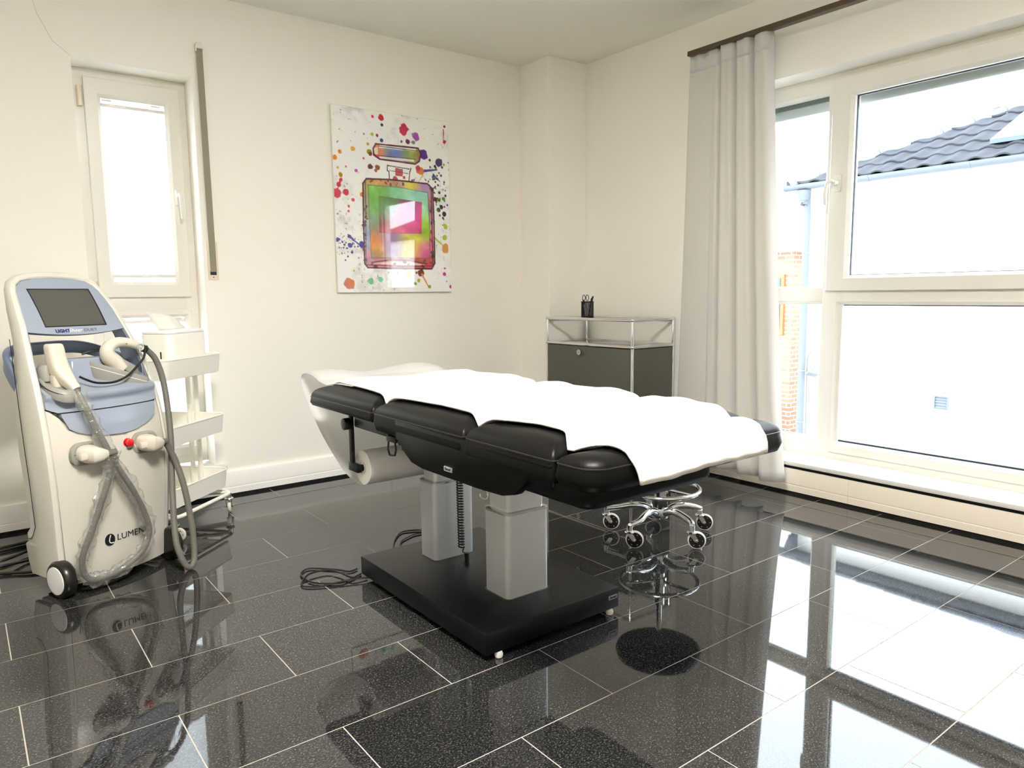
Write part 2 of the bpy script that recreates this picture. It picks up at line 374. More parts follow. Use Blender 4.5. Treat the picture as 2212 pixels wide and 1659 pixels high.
# skirting boards (long painted heating covers) along back and right wall
board_w = pm('painted_board_white', 'f8f6f1', .42, spec=.4, var=.01)
def skirting(name, label, L0, L1, joints, axis, top=.143):
    root = None
    prof = [(0, .014), (-.020, .014), (-.020, .045), (-.017, .047), (-.017, .050), (-.020, .052), (-.020, .112), (-.015, .130), (0, .132)]
    def seg(a, b):
        mb = MB()
        if axis == 0: mb.loft([[(x, d, z) for d, z in prof] for x in (a, b)])
        else: mb.loft([[(d, y, z) for d, z in prof] for y in (a, b)])
        return mb
    back = MB().box(L0, L1, -.010, -.0005, .0, top) if axis == 0 else MB().box(-.010, -.0005, L0, L1, 0, top)
    root = struct(name, back, gap_m, label, smooth=0)
    js = [L0] + joints + [L1]
    for a, b in zip(js[:-1], js[1:]): build('board', seg(a+.0008, b-.0008), board_w if axis == 0 else board_m, root, world=False, smooth=20)
skirting('baseboard_back', 'white painted skirting board with a black shadow gap under the back wall', XW+.01, -.325, [-3.9, -1.35], 0, .125)
skirting('baseboard_right', 'cream skirting board with a black shadow gap under the large window', YS+.01, -.300, [-4.0, -2.145], 1)

# ------------------------------------------------------------------ windows
def ring(mb, o, i, d0, d1, axis, ch=.012, back=None):
    """rectangular frame ring: o,i = (a0,a1,b0,b1); room face at d0, far face at d1 (d grows outward); chamfered inner lip"""
    def P(a, b, d): return (a, d, b) if axis == 1 else (d, a, b)
    def rect(q, d, g=0): return [P(q[0]-g, q[2]-g, d), P(q[1]+g, q[2]-g, d), P(q[1]+g, q[3]+g, d), P(q[0]-g, q[3]+g, d)]
    ii = (i[0], i[1], i[2], i[3])
    rings = [rect(o, d1), rect(o, d0+.003), rect((o[0]+.003, o[1]-.003, o[2]+.003, o[3]-.003), d0),
             rect(ii, d0, ch), rect(ii, d0+ch*.9), rect(ii, d1)]
    return mb.loft(rings, True, False, wrap=True)
def pane(mb, a0, a1, b0, b1, d, axis, t=.004):
    return mb.box(a0, a1, d, d+t, b0, b1) if axis == 1 else mb.box(d, d+t, a0, a1, b0, b1)

# small window (back wall), frame set 0.14 back
w1 = struct('window_1', ring(MB(), (WX0, WX1, .175, WZ1), (-2.74, -2.425, .27, 2.045), .142, .20, 1), upvc, 'narrow white plastic window with pleated blinds beside the strap')
build('transom', MB().box(-2.80, -2.39, .143, .198, .974, 1.045), upvc, w1, world=False, bevel=.004)
sash = build('sash', ring(MB(), (-2.805, -2.388, 1.043, 2.065), (-2.735, -2.458, 1.118, 1.978), .122, .185, 1, ch=.016), upvc, w1, world=False)
build('pane', pane(MB(), -2.74, -2.45, 1.11, 1.985, .165, 1), glass_m, sash, world=False, smooth=0)
build('lower_frame', ring(MB(), (-2.80, -2.39, .215, .976), (-2.745, -2.420, .275, .940), .135, .19, 1, ch=.014), upvc, w1, world=False)
build('pane', pane(MB(), -2.75, -2.41, .27, .945, .165, 1), glass_m, w1, world=False, smooth=0)
hd = MB().box(-2.437, -2.409, .112, .1225, 1.50, 1.575).tube(catmull([(-2.423, .118, 1.548), (-2.423, .085, 1.55), (-2.423, .072, 1.535), (-2.421, .07, 1.48), (-2.418, .072, 1.43)], 4), .0085, 8)
build('window_handle', hd, upvc, w1, world=False, bevel=.002)
for z in (1.975, 1.075):
    build('hinge', MB().cyl((-2.822, .128, z-.045), (-2.822, .128, z+.045), .011, n=12).cyl((-2.822, .128, z-.005), (-2.822, .128, z+.004), .0118, n=12), cream_pl, w1, world=False)
build('window_sill', MB().box(-2.90, -2.305, -.035, .142, .150, .172), sill_m, w1, world=False, bevel=.003)

# large window (right wall), frame set 0.15 back; three glazed fields
w2 = struct('window_2', ring(MB(), (VY0, VY1, .175, VZ1), (-2.955, -1.50, .265, 2.005), .152, .21, 0), upvc, 'large white window with a tall side light overlooking the neighbour house')
build('mullion', MB().box(.153, .205, -1.985, -1.874, .2, 2.06), upvc, w2, world=False, bevel=.004)
build('transom', MB().box(.155, .205, -1.875, -1.45, .982, 1.052), upvc, w2, world=False, bevel=.004)
build('transom', MB().box(.154, .205, -2.99, -1.98, .975, 1.06), upvc, w2, world=False, bevel=.004)
build('glazing_bead', ring(MB(), (-1.876, -1.47, 1.050, 2.03), (-1.862, -1.50, 1.062, 2.012), .158, .20, 0, ch=.01), upvc, w2, world=False)
build('glazing_bead', ring(MB(), (-1.876, -1.47, .240, .983), (-1.862, -1.50, .275, .968), .158, .20, 0, ch=.01), upvc, w2, world=False)
build('pane', pane(MB(), -1.873, -1.49, 1.05, 2.02, .185, 0), glass_m, w2, world=False, smooth=0)
build('pane', pane(MB(), -1.873, -1.49, .26, .98, .185, 0), glass_m, w2, world=False, smooth=0)
s2 = build('sash', ring(MB(), (-2.985, -1.900, 1.036, 2.055), (-2.905, -2.007, 1.112, 1.968), .130, .195, 0, ch=.016), upvc, w2, world=False)
build('pane', pane(MB(), -2.91, -2.0, 1.105, 1.975, .172, 0), glass_m, s2, world=False, smooth=0)
build('gasket_and_shade', MB().box(-2.985, -1.905, .148, .1545, 1.026, 1.038), gasket_and_shade, w2, world=False, smooth=0)  # dark strip painting in the shadow of the gap between sash and transom
build('gasket_and_shade', ring(MB(), (-2.907, -2.005, 1.110, 1.970), (-2.902, -2.010, 1.115, 1.964), .164, .176, 0, ch=.001), gasket_and_shade, s2, world=False)
lf = build('lower_frame', ring(MB(), (-2.985, -1.945, .215, .985), (-2.915, -1.972, .272, .967), .140, .20, 0, ch=.016), upvc, w2, world=False)
build('pane', pane(MB(), -2.92, -1.965, .262, .972, .175, 0), glass_m, lf, world=False, smooth=0)
build('gasket_and_shade', ring(MB(), (-2.917, -1.970, .268, .970), (-2.910, -1.977, .280, .962), .167, .179, 0, ch=.001), gasket_and_shade, lf, world=False)
hd = MB().box(.119, .131, -1.963, -1.925, 1.52, 1.60).cyl((.125, -1.944, 1.56), (.085, -1.944, 1.56), .012, n=12)
hd.tube(catmull([(.088, -1.944, 1.562), (.078, -1.936, 1.568), (.072, -1.922, 1.555), (.074, -1.912, 1.51), (.082, -1.910, 1.455)], 5), .009, 10)
build('window_handle', hd, upvc, w2, world=False, bevel=.002)
build('window_sill', MB().box(-.035, .152, VY0+.005, VY1-.005, .150, .172), sill_m, w2, world=False, bevel=.003)
build('shutter_end_bar', MB().box(.243, .262, -3.0, -1.42, 1.942, 1.99), pm('shutter_bar', 'c3cccd', .5), w2, world=False, bevel=.003)
build('shutter_slat', MB().box(.248, .258, -3.0, -1.42, 1.985, 2.028), pm('shutter_slat_grey', '858f8d', .55), w2, world=False, bevel=.004)
build('shutter_slat', MB().box(.250, .260, -3.0, -1.42, 2.022, 2.12), MATS['shutter_slat_grey'], w2, world=False, bevel=.004)
build('shutter_stop', MB().cyl((.245, -1.507, 1.975), (.228, -1.507, 1.975), .012, n=12), hub_m, w2, world=False)

# ------------------------------------------------------------------ pleated blinds in the small window
def blind(z0, z1, x0, x1, d, label, up):
    t = thing('pleated_blind', label, 'blind', ((x0+x1)/2, d, z0), 0, 'pleated blinds in the narrow window')
    n = int((z1-z0)/.019); G = []
    for i in range(n*2+1):
        z = z0 + (z1-z0)*i/(n*2); y = d + (.006 if i % 2 else -.006)
        G.append([(x0, y, z), (x1, y, z)])
    build('blind_fabric', MB().grid(G), blind_m, t, smooth=0)
    build('top_rail', MB().box(x0-.002, x1+.002, d-.011, d+.011, z1, z1+.016), upvc, t, bevel=.002)
    br = build('bottom_rail', MB().box(x0-.002, x1+.002, d-.011, d+.011, z0-.016, z0), upvc, t, bevel=.002)
    build('pull_tab', MB().box((x0+x1)/2-.014, (x0+x1)/2+.014, d-.019, d-.011, z0-.012, z0+.004), lamp_house, br, bevel=.001)
    for xx in (x0+.03, x1-.03):
        build('cord', MB().cyl((xx, d, z1+.016), (xx, d, up), .0008, n=6), upvc, t)
        build('clip', MB().box(xx-.028, xx+.014, d-.01, d+.012, up-.004, up+.004), upvc, t, bevel=.001)
blind(1.155, 1.94, -2.733, -2.460, .146, 'white pleated blind filling the upper sash of the narrow window', 1.97)
blind(.31, .915, -2.742, -2.423, .150, 'white pleated blind in the lower pane behind the white trolley', .935)

# roller-shutter strap
t = thing('shutter_strap', 'taut grey roller shutter strap on the wall right of the narrow window', 'strap', (-2.312, 0, 1.125))
build('strap', MB().loft([[(-2.330+.006*k, -.014, z) , (-2.300+.006*k, -.014, z), (-2.300+.006*k, -.0125, z), (-2.330+.006*k, -.0125, z)] for k, z in ((0, 2.238), (1, 1.165))]), strap_m, t, smooth=0)
build('top_guide', MB().prism([(-2.334, 2.222), (-2.334, 2.255), (-2.326, 2.268), (-2.304, 2.268), (-2.297, 2.255), (-2.297, 2.238), (-2.328, 2.238), (-2.328, 2.222)], 1, -.022, 0), upvc, t, bevel=.002)
build('winder_plate', MB().box(-2.334, -2.282, -.005, 0, 1.125, 1.315), cream_pl, t, bevel=.002)
build('slot', MB().box(-2.324, -2.294, -.0065, -.004, 1.150, 1.172), black_pl, t, smooth=0)
build('screw', MB().cyl((-2.309, -.0062, 1.139), (-2.309, -.004, 1.139), .003, n=10), rail_m, t)

# ------------------------------------------------------------------ picture: glossy panel with a splashed-ink perfume bottle print
PX0, PX1, PZ0, PZ1 = -1.649, -.894, 1.056, 2.076
t = thing('wall_picture', 'glossy frameless picture of a colourful paint-splashed perfume bottle', 'picture', ((PX0+PX1)/2, 0, PZ0))
build('panel', MB().box(PX0, PX1, -.020, -.002, PZ0, PZ1), pm('acrylic_edge', 'd8d6d0', .2), t, bevel=.001, seg=1)
def zp(X, Y):
    X, Y = float(X), float(Y)
    l = 105+70*(Y-90)/1470; r = 1030+12*(Y-235)/1323; s = (X-l)/(r-l); tp = 90+145*(X-105)/925
    return s, (Y-tp)/(1559-tp)
NX, NY = 300, 404
ss, tt = np.meshgrid((np.arange(NX)+.5)/NX, (np.arange(NY)+.5)/NY); A = 1020/755.
def vnoise(sc, seed):
    r = np.random.default_rng(seed); g = r.random((int(sc*A)+3, int(sc)+3)); x = ss*sc; y = tt*sc*A; i = x.astype(int); j = y.astype(int); fx = x-i; fy = y-j
    fx = fx*fx*(3-2*fx); fy = fy*fy*(3-2*fy)
    return (g[j, i]*(1-fx)+g[j, i+1]*fx)*(1-fy) + (g[j+1, i]*(1-fx)+g[j+1, i+1]*fx)*fy
def fbm(sc, seed): return (vnoise(sc, seed)+.5*vnoise(sc*2, seed+1)+.25*vnoise(sc*4, seed+2)+.125*vnoise(sc*8, seed+3))/1.875
img = np.ones((NY, NX, 3))*np.array([.965, .96, .945])
f1 = fbm(5, 1); f2 = fbm(22, 9)
img *= (1-.16*np.clip((f1-.5)*3, 0, 1)*np.clip((f2-.42)*4, 0, 1))[..., None]
img *= (1-.35*np.clip((fbm(45, 20)-.72)*12, 0, 1)*np.clip((f1-.48)*8, 0, 1))[..., None]
def blend(mask, c):
    global img
    img = img*(1-mask[..., None]) + np.array(c)*mask[..., None]
def hexc(h): return np.array([int(h[i:i+2], 16)/255 for i in (0, 2, 4)])
wob = fbm(30, 31)-.5; wob2 = fbm(12, 40)-.5
def dist(cx, cy): return np.hypot(ss-cx, (tt-cy)*A)
def splat(X, Y, rpx, col, stretch=1.0, ang=0, a=1.0):
    cx, cy = zp(X, Y); r = rpx/925.
    dx = ss-cx; dy = (tt-cy)*A; c, s_ = math.cos(ang), math.sin(ang); u = (dx*c+dy*s_)/stretch; w = -dx*s_+dy*c
    d = np.hypot(u, w) + wob*r*.9
    blend(np.clip((r-d)/.004+.5, 0, 1)*a, hexc(col))
def drip(X0, Y0, X1, Y1, wpx, col):
    a = np.array(zp(X0, Y0)); b = np.array(zp(X1, Y1)); ab = (b-a)*np.array([1, A]); L = np.hypot(*ab)
    px = ss-a[0]; py = (tt-a[1])*A; u = np.clip((px*ab[0]+py*ab[1])/L**2, 0, 1)
    d = np.hypot(px-u*ab[0], py-u*ab[1]) + wob*.008; r = wpx/925.*(1-.6*u)
    blend(np.clip((r-d)/.004+.5, 0, 1)*.95, hexc(col))
def poly(pts):
    P = [zp(*q) for q in pts]; m = np.zeros(ss.shape, bool); n = len(P)
    sw = ss+wob*.0; tw = tt
    for i in range(n):
        (x0, y0), (x1, y1) = P[i], P[(i+1) % n]
        if y0 == y1: continue
        c = ((y0 > tw) != (y1 > tw)) & (sw < (x1-x0)*(tw-y0)/(y1-y0)+x0); m ^= c
    return m.astype(float)
def line(pts, wpx, col, a=1.0, closed=True):
    n = len(pts)
    for i in range(n if closed else n-1):
        q0 = np.array(zp(*pts[i])); q1 = np.array(zp(*pts[(i+1) % n])); ab = (q1-q0)*np.array([1, A]); L = np.hypot(*ab)+1e-9
        px = ss-q0[0]; py = (tt-q0[1])*A; u = np.clip((px*ab[0]+py*ab[1])/L**2, 0, 1)
        d = np.hypot(px-u*ab[0], py-u*ab[1]) + np.abs(wob2)*.006
        blend(np.clip((wpx/925.-d)/.003+.5, 0, 1)*a, hexc(col))
def wash(mask, blobs, base):
    w = np.ones(ss.shape)*.25; c = np.ones((NY, NX, 3))*hexc(base)*.25
    for X, Y, r, col in blobs:
        cx, cy = zp(X, Y); g = np.exp(-((dist(cx, cy)+wob2*.09)/(r/925.))**2)*2.5; w += g; c += g[..., None]*hexc(col)
    c /= w[..., None]; c = np.clip(c*(1+(fbm(16, 55)-.5)*.35)[..., None], 0, 1)
    global img
    img = img*(1-mask[..., None]) + c*mask[..., None]
# scattered drops
SP = [(480,195,22,'c4202c'),(415,185,9,'d0303c'),(487,250,10,'202430'),(655,285,36,'c8184c'),(757,340,30,'9a4aa8'),(735,325,12,'b060b0'),(690,378,16,'702a6a'),(735,385,16,'7a7a72'),(640,378,10,'8a3a8a'),(450,330,10,'8a2a5a'),(412,322,11,'b8b040'),(485,368,12,'3a3a80'),(378,395,12,'c8a840'),(392,455,18,'8a8a20'),(400,470,14,'7a3a20'),(268,432,16,'e8a850'),(176,455,14,'e89840'),(140,500,16,'f09030'),(348,506,9,'b858a8'),(400,572,20,'6a2848'),(455,575,20,'8a4a20'),(440,600,12,'a05030'),(296,602,11,'b048a8'),(220,570,9,'d060a0'),(182,635,17,'b08838'),(162,578,8,'e8a060'),(185,670,12,'c83048'),(170,710,16,'c02848'),(155,772,32,'d03058'),(222,768,20,'c82848'),(340,785,16,'e07838'),(274,828,11,'d84860'),(243,877,9,'d84870'),(243,917,8,'d86080'),(350,318,7,'b06080'),(997,385,17,'c01828'),(998,268,11,'6a1a20'),(822,476,34,'4a2488'),(950,545,28,'40206a'),(990,560,10,'8ab040'),(790,605,30,'d87848'),(775,585,18,'c03848'),(915,832,17,'701828'),(945,832,14,'70a030'),(983,825,13,'50802a'),(940,910,14,'181c20'),(965,888,14,'101418'),(986,945,17,'101418'),(1000,800,10,'202820'),(995,1040,20,'a8c838'),(990,1125,21,'b0c040'),(995,1215,30,'d89848'),(985,1418,14,'c03890'),(987,1372,8,'c04898'),(1035,1520,12,'a82878'),(250,1490,40,'c87868'),(265,1480,26,'d87848'),(410,1468,24,'68c080'),(480,1455,20,'78d0a8'),(697,1418,26,'d8d888'),(792,1407,25,'7a2a20'),(757,1405,8,'8a2a38'),(773,1468,16,'b8a838'),(747,1492,14,'80902a'),(860,1517,12,'78a030'),(285,1387,9,'d0b868'),(325,1335,9,'c8c078'),(255,1185,16,'5048a0'),(250,1115,12,'403088'),(165,1140,14,'5058a8'),(215,1180,9,'4848a0'),(345,1180,24,'4a4098'),(318,1285,9,'a0a0d0'),(270,1240,8,'303080'),(592,663,20,'c83858'),(630,710,15,'c04030'),(660,655,12,'c83040')]
for q in SP: splat(*q)
rs = np.random.default_rng(3)
for _ in range(70): splat(880+rs.normal()*70+60, 760+rs.normal()*110, 3+rs.random()*7, ['181c20','304020','28487a','40602a','503020'][rs.integers(5)])
for _ in range(45): splat(230+rs.normal()*55, 1170+rs.normal()*45, 2+rs.random()*5, ['383088','5050a0','404078'][rs.integers(3)])
for _ in range(60): splat(120+rs.random()*900, 120+rs.random()*1400, 1.5+rs.random()*3, ['705060','806850','505058','904050'][rs.integers(4)])
drip(830,605,930,598,9,'3a3488'); drip(900,640,955,690,8,'30407a'); drip(255,1120,340,1195,8,'4a4098'); drip(800,1420,848,1510,9,'d88858'); drip(905,1130,975,1190,9,'b0c048'); drip(990,290,990,370,5,'a02028'); drip(812,640,770,700,6,'d0b070'); drip(185,670,165,735,9,'c03048'); drip(1000,380,997,412,5,'c02030')
# bottle
body = [(345,700),(370,664),(560,672),(720,690),(850,706),(893,745),(902,1000),(905,1330),(880,1375),(640,1372),(385,1362),(362,1330),(350,1000)]
inner = [(383,712),(620,732),(850,775),(862,1000),(864,1290),(640,1285),(410,1285),(395,1000)]
lab = [(463,797),(800,850),(798,1097),(640,1092),(470,1085)]
wash(poly(body), [(380,680,60,'b0a050'),(480,680,60,'e0a060'),(600,695,70,'c09878'),(720,700,60,'e0d050'),(830,730,60,'b088c0'),(880,900,90,'a86878'),(885,1200,90,'d06078'),(860,1340,70,'c83848'),(360,900,80,'a8a880'),(370,1100,80,'a8b0d8'),(385,1300,70,'d888a0'),(600,1360,90,'d86070'),(750,1355,60,'b84840')], 'd8c8a8')
wash(poly(inner), [(430,760,110,'80c850'),(430,860,90,'78c060'),(600,760,90,'88d0a8'),(800,790,100,'90d8d0'),(840,900,90,'a8e0b0'),(840,1060,90,'90c820'),(830,1230,80,'d850a8'),(840,1290,50,'d04080'),(700,1180,110,'f0e040'),(570,1160,90,'9868d0'),(560,1230,70,'b898e0'),(440,1150,90,'f08848'),(420,1000,80,'88a8a0'),(460,1250,70,'e8c050'),(420,1280,50,'a080b0')], 'c8d890')
wash(poly(lab), [(500,850,90,'70a840'),(560,820,60,'508048'),(700,850,60,'785058'),(780,900,90,'d8589c'),(740,1000,110,'e8489c'),(760,1080,60,'d84860'),(600,1040,90,'e87888'),(490,1000,70,'a05048'),(520,920,60,'68b8a8')], 'e070a0')
wash(poly([(440,395),(775,430),(797,475),(785,530),(750,552),(470,512),(425,480),(420,430)]), [(440,480,50,'c84030'),(480,450,40,'f0a060'),(560,460,60,'6898c8'),(620,480,50,'5858c8'),(690,480,60,'88b848'),(750,500,50,'a8c038'),(780,500,40,'7a3060'),(560,525,50,'703848'),(640,540,40,'b858a8')], 'e8e0d8')
blend(poly([(470,398),(760,432),(755,455),(465,425)])*.85, (.97, .96, .95)); blend(poly([(465,490),(745,515),(740,535),(470,510)])*.8, (.97, .96, .95)); blend(poly([(425,425),(455,420),(455,478),(425,470)])*.8, (.96, .95, .94))
wash(poly([(590,580),(650,590),(650,650),(590,640)]), [(620,620,60,'c04858')], 'b86868')
ln = '2e1a22'
line([(440,395),(775,430),(797,475),(785,530),(750,552),(470,512),(425,480),(420,430)], 6, '5a1c2c'); line([(460,412),(770,452)], 3, ln, closed=False); line([(458,486),(750,516)], 3, ln, closed=False)
line([(530,560),(528,600),(542,610),(545,668)], 4, ln, closed=False); line([(715,585),(705,620),(698,690)], 4, ln, closed=False); line([(530,562),(700,590)], 4, ln, closed=False); line([(545,600),(690,625)], 3, ln, closed=False)
line(body, 6, '4a1a2a'); line(inner, 3, '4a5a40', .7); line([(363,690),(372,1340)], 4, '404850', .8, False); line([(880,740),(890,1340)], 5, '5a1828', .9, False); line([(372,1340),(640,1352),(888,1352)], 4, '6a1828', .9, False)
line([(410,1320),(560,1300),(700,1305),(840,1335)], 4, '302028', .8, False); blend(poly([(430,1330),(560,1312),(700,1316),(830,1345),(640,1345)])*.7, (.95, .93, .92))
line(lab, 2, '703048', .5)
for _ in range(60):
    k = rs.integers(4); X, Y = [(355+rs.random()*25, 680+rs.random()*660), (870+rs.random()*28, 740+rs.random()*600), (380+rs.random()*480, 672+rs.random()*45), (400+rs.random()*480, 1310+rs.random()*50)][k]
    splat(X, Y, 3+rs.random()*8, ['302020','5a2030','382c48','6a3020','404020'][rs.integers(5)], 1.6, rs.random()*3, .75)
L_ = np.where(img <= .04045, img/12.92, ((np.clip(img, 0, 1)+.055)/1.055)**2.4)
xs = np.linspace(PX0+.0015, PX1-.0015, NX); zs = np.linspace(PZ1-.0015, PZ0+.0015, NY)
co = np.zeros((NY, NX, 3)); co[..., 0] = xs[None]-(PX0+PX1)/2; co[..., 1] = -.0205; co[..., 2] = zs[:, None]-PZ0
idx = np.arange(NX*NY).reshape(NY, NX); fa = np.stack([idx[:-1, :-1], idx[1:, :-1], idx[1:, 1:], idx[:-1, 1:]], -1).reshape(-1, 4)
me = bpy.data.meshes.new('print'); me.vertices.add(NX*NY); me.vertices.foreach_set('co', co.ravel()); me.loops.add(fa.size); me.loops.foreach_set('vertex_index', fa.ravel().astype(np.int32))
me.polygons.add(len(fa)); me.polygons.foreach_set('loop_start', np.arange(0, fa.size, 4, dtype=np.int32)); me.update(calc_edges=True); me.validate()
ca = me.color_attributes.new('ink', 'FLOAT_COLOR', 'POINT'); ca.data.foreach_set('color', np.concatenate([L_, np.ones((NY, NX, 1))], -1).ravel().astype(np.float32))
me.materials.append(print_m); o = bpy.data.objects.new('print', me); COL.objects.link(o); o.parent = t

# ------------------------------------------------------------------ curtain and rail
t = thing('curtain_rail', 'flat dark brown curtain rail above the large window', 'curtain rail', (-.12, -2.5, 2.29))
build('rail', MB().box(-.142, -.102, -3.75, -1.222, 2.288, 2.312), rail_m, t, bevel=.001, seg=1)
for y in (-1.42, -2.45, -3.5): build('bracket', MB().box(-.132, 0, y-.012, y+.012, 2.304, 2.316).box(-.132, -.100, y-.012, y+.012, 2.280, 2.310).box(-.006, 0, y-.016, y+.016, 2.28, 2.34), rail_m, t, bevel=.001, seg=1)
t = thing('curtain', 'satiny pale grey curtain gathered at the left end of the rail', 'curtain', (-.12, -1.5, .085))
def curtain_pt(s, h):
    # h 0 bottom .. 1 top
    yT = -1.228-.487*s; yB = -1.172-.69*s
    y = yB+(yT-yB)*(h**.75)
    k = max(0, (s-.30)/.70)
    q = k**.85
    w = math.sin(2*PI*3.6*q+.4) + .35*math.sin(2*PI*7.3*q+1.0+1.5*h)
    amp = (.026*(1-h)+.018) * min(1, k*6)
    x = -.122 - amp*w - .012*(1-h)*math.sin(2*PI*1.2*s+.5) - .010*k
    y += .010*math.cos(2*PI*3.6*q+.4)*min(1, k*6)
    if h > .93: x += (h-.93)/.07*.006*math.sin(40*s)
    return (x, y, .085 + (2.285-.085)*h - .003*math.sin(9*s))
G = [[curtain_pt(s/150, h) for s in range(151)] for h in [i/40 for i in range(38)]+[.95, .965, .98, 1.0]]
build('cloth', MB().grid(G), curt_m, t, smooth=80, solid=.002)
G2 = [[(x-.0022, y, z) for x, y, z in r] for r in [[curtain_pt(s/150, h) for s in range(151)] for h in (.962, .975, .988, 1.0)]]
build('heading_tape', MB().grid(G2), curt_m, t, smooth=80, solid=.001)

# ------------------------------------------------------------------ cabinet in the corner
cabx0, cabx1, caby0, caby1 = -.360, -.014, -1.050, -.312
t = thing('tube_frame_cabinet', 'graphite panelled cabinet with chrome tube frame and open top shelf in the corner', 'cabinet', ((cabx0+cabx1)/2, (caby0+caby1)/2, 0))
lev = [.036, .383, .731, .884]; TR = .0095
for x in (cabx0, cabx1):
    for y in (caby0, caby1):
        for a, b in zip(lev[:-1], lev[1:]): build('frame_tube', MB().cyl((x, y, a), (x, y, b), TR, n=16), chrome, t)
        build('foot', MB().cyl((x, y, 0), (x, y, .03), .014, .009, n=14), chrome, t)
        for z in lev: build('joint_ball', MB().ball((x, y, z), .0125, 14), chrome, t)
for z in lev:
    for x in (cabx0, cabx1): build('frame_tube', MB().cyl((x, caby0, z), (x, caby1, z), TR, n=16), chrome, t)
    for y in (caby0, caby1): build('frame_tube', MB().cyl((cabx0, y, z), (cabx1, y, z), TR, n=16), chrome, t)
for nm, z, m in (('top_panel', .884, glass_m), ('shelf_panel', .731, cabtop), ('middle_panel', .383, cab_m), ('bottom_panel', .036, cab_m)):
    build(nm, MB().box(cabx0+.008, cabx1-.008, caby0+.008, caby1-.008, z-.004, z+.004), m, t, bevel=.001)
for a, b in ((lev[0], lev[1]), (lev[1], lev[2])):
    fp = build('front_panel', MB().box(cabx0-.006, cabx0+.012, caby0+.012, caby1-.012, a+.012, b-.012), cab_m, t, bevel=.002)
    kz = b-.047
    build('lock_knob', MB().cyl((cabx0-.004, -.640, kz), (cabx0-.022, -.640, kz), .010, n=20).cyl((cabx0-.022, -.640, kz), (cabx0-.032, -.640, kz), .0175, n=24), steel, fp)
    build('key_slot', MB().box(cabx0-.0328, cabx0-.0315, -.645, -.635, kz-.0015, kz+.0015), black_pl, fp, smooth=0)
    for y in (caby0, caby1): build('side_panel', MB().box(cabx0+.012, cabx1-.012, y-.006, y+.006, a+.012, b-.012), cab_m, t, bevel=.002)
    build('back_panel', MB().box(cabx1-.006, cabx1+.006, caby0+.012, caby1-.012, a+.012, b-.012), cab_m, t, bevel=.002)

# pen cup with scissors and pens on the cabinet
PC = (-.150, -.445, .888)
PC = (-.305, -.625, .888)
t = thing('pen_cup', 'black wire mesh pen cup on top of the cabinet', 'pen cup', PC)
mb = MB()
for i in range(44):
    a = 2*PI*i/44; mb.box(-.0009, .0009, .0365, .0375, .004, .096, Matrix.Rotation(a, 4, 'Z'))
for k in range(15): mb.torus((0, 0, .006+.0062*k), .037, .0008, 32, 4)
tag(build('mesh_wall', mb, black_mt, t, world=False, smooth=0), kind=None)
build('rim', MB().torus((0, 0, .098), .0375, .0028, 36, 8), black_mt, t, world=False)
build('base', MB().lathe([(.001, .0), (.037, 0), (.0395, .002), (.0395, .012), (.036, .014), (.001, .004)], 32), black_mt, t, world=False)
def inst(name, label, cat, d, lean, group=None):
    return thing(name, label, cat, (PC[0]+d[0], PC[1]+d[1], PC[2]+.005), 0, group)
t = inst('scissors', 'black handled scissors standing in the pen cup', 'scissors', (0, .008), 0)
def vw(a, z, dep=0):   # a along view-right, near cup
    return (a*.80+dep*.6, -a*.60+dep*.8, z)
for sgn, oc, nm in ((-1, -.016, 'finger_loop'), (1, .005, 'finger_loop')):
    pts = [vw(oc+.0085*math.cos(q), .117+.017*math.sin(q)*1.0) for q in [2*PI*i/18 for i in range(18)]]
    build(nm, MB().tube(pts, .0022, 7, closed=True), black_pl, t, world=False)
    build('blade', MB().tube([vw(oc*.9, .100), vw(-.004-.3*oc, .04), vw(-.003, .004)], [.0032, .0040, .002], 6), steel, t, world=False)
pens = [((.020, -.010), .030, .118, 'd8d4cc', 'pale pen leaning right in the pen cup'), ((.014, -.016), .024, .112, '1a1a1a', 'black pen leaning right in the pen cup'), ((.024, .002), .034, .124, '2a2a22', 'taller dark pencil at the right edge of the pen cup'), ((-.020, .008), -.026, .104, 'b8b4a8', 'short light pen at the left of the pen cup')]
for k, ((dx, dy), aa, zt, colr, lb) in enumerate(pens):
    t = inst('pen', lb, 'pen', (0, 0), 0, 'pens in the cup')
    p0 = Vector(vw(aa*.2, .003, dy)); p1 = Vector(vw(aa, zt, dy*.6))
    build('barrel', MB().tube([p0+(p1-p0)*.06, p1], .0038, 8), pm('pen_colour_%d' % k, colr, .35), t, world=False)
    build('tip', MB().cyl(p0+(p1-p0)*.06, p0, .0035, .0006, n=8), steel, t, world=False)
    build('cap', MB().cyl(p0+(p1-p0)*.75, p1+(p1-p0)*.02, .0044, n=8), black_pl, t, world=False)

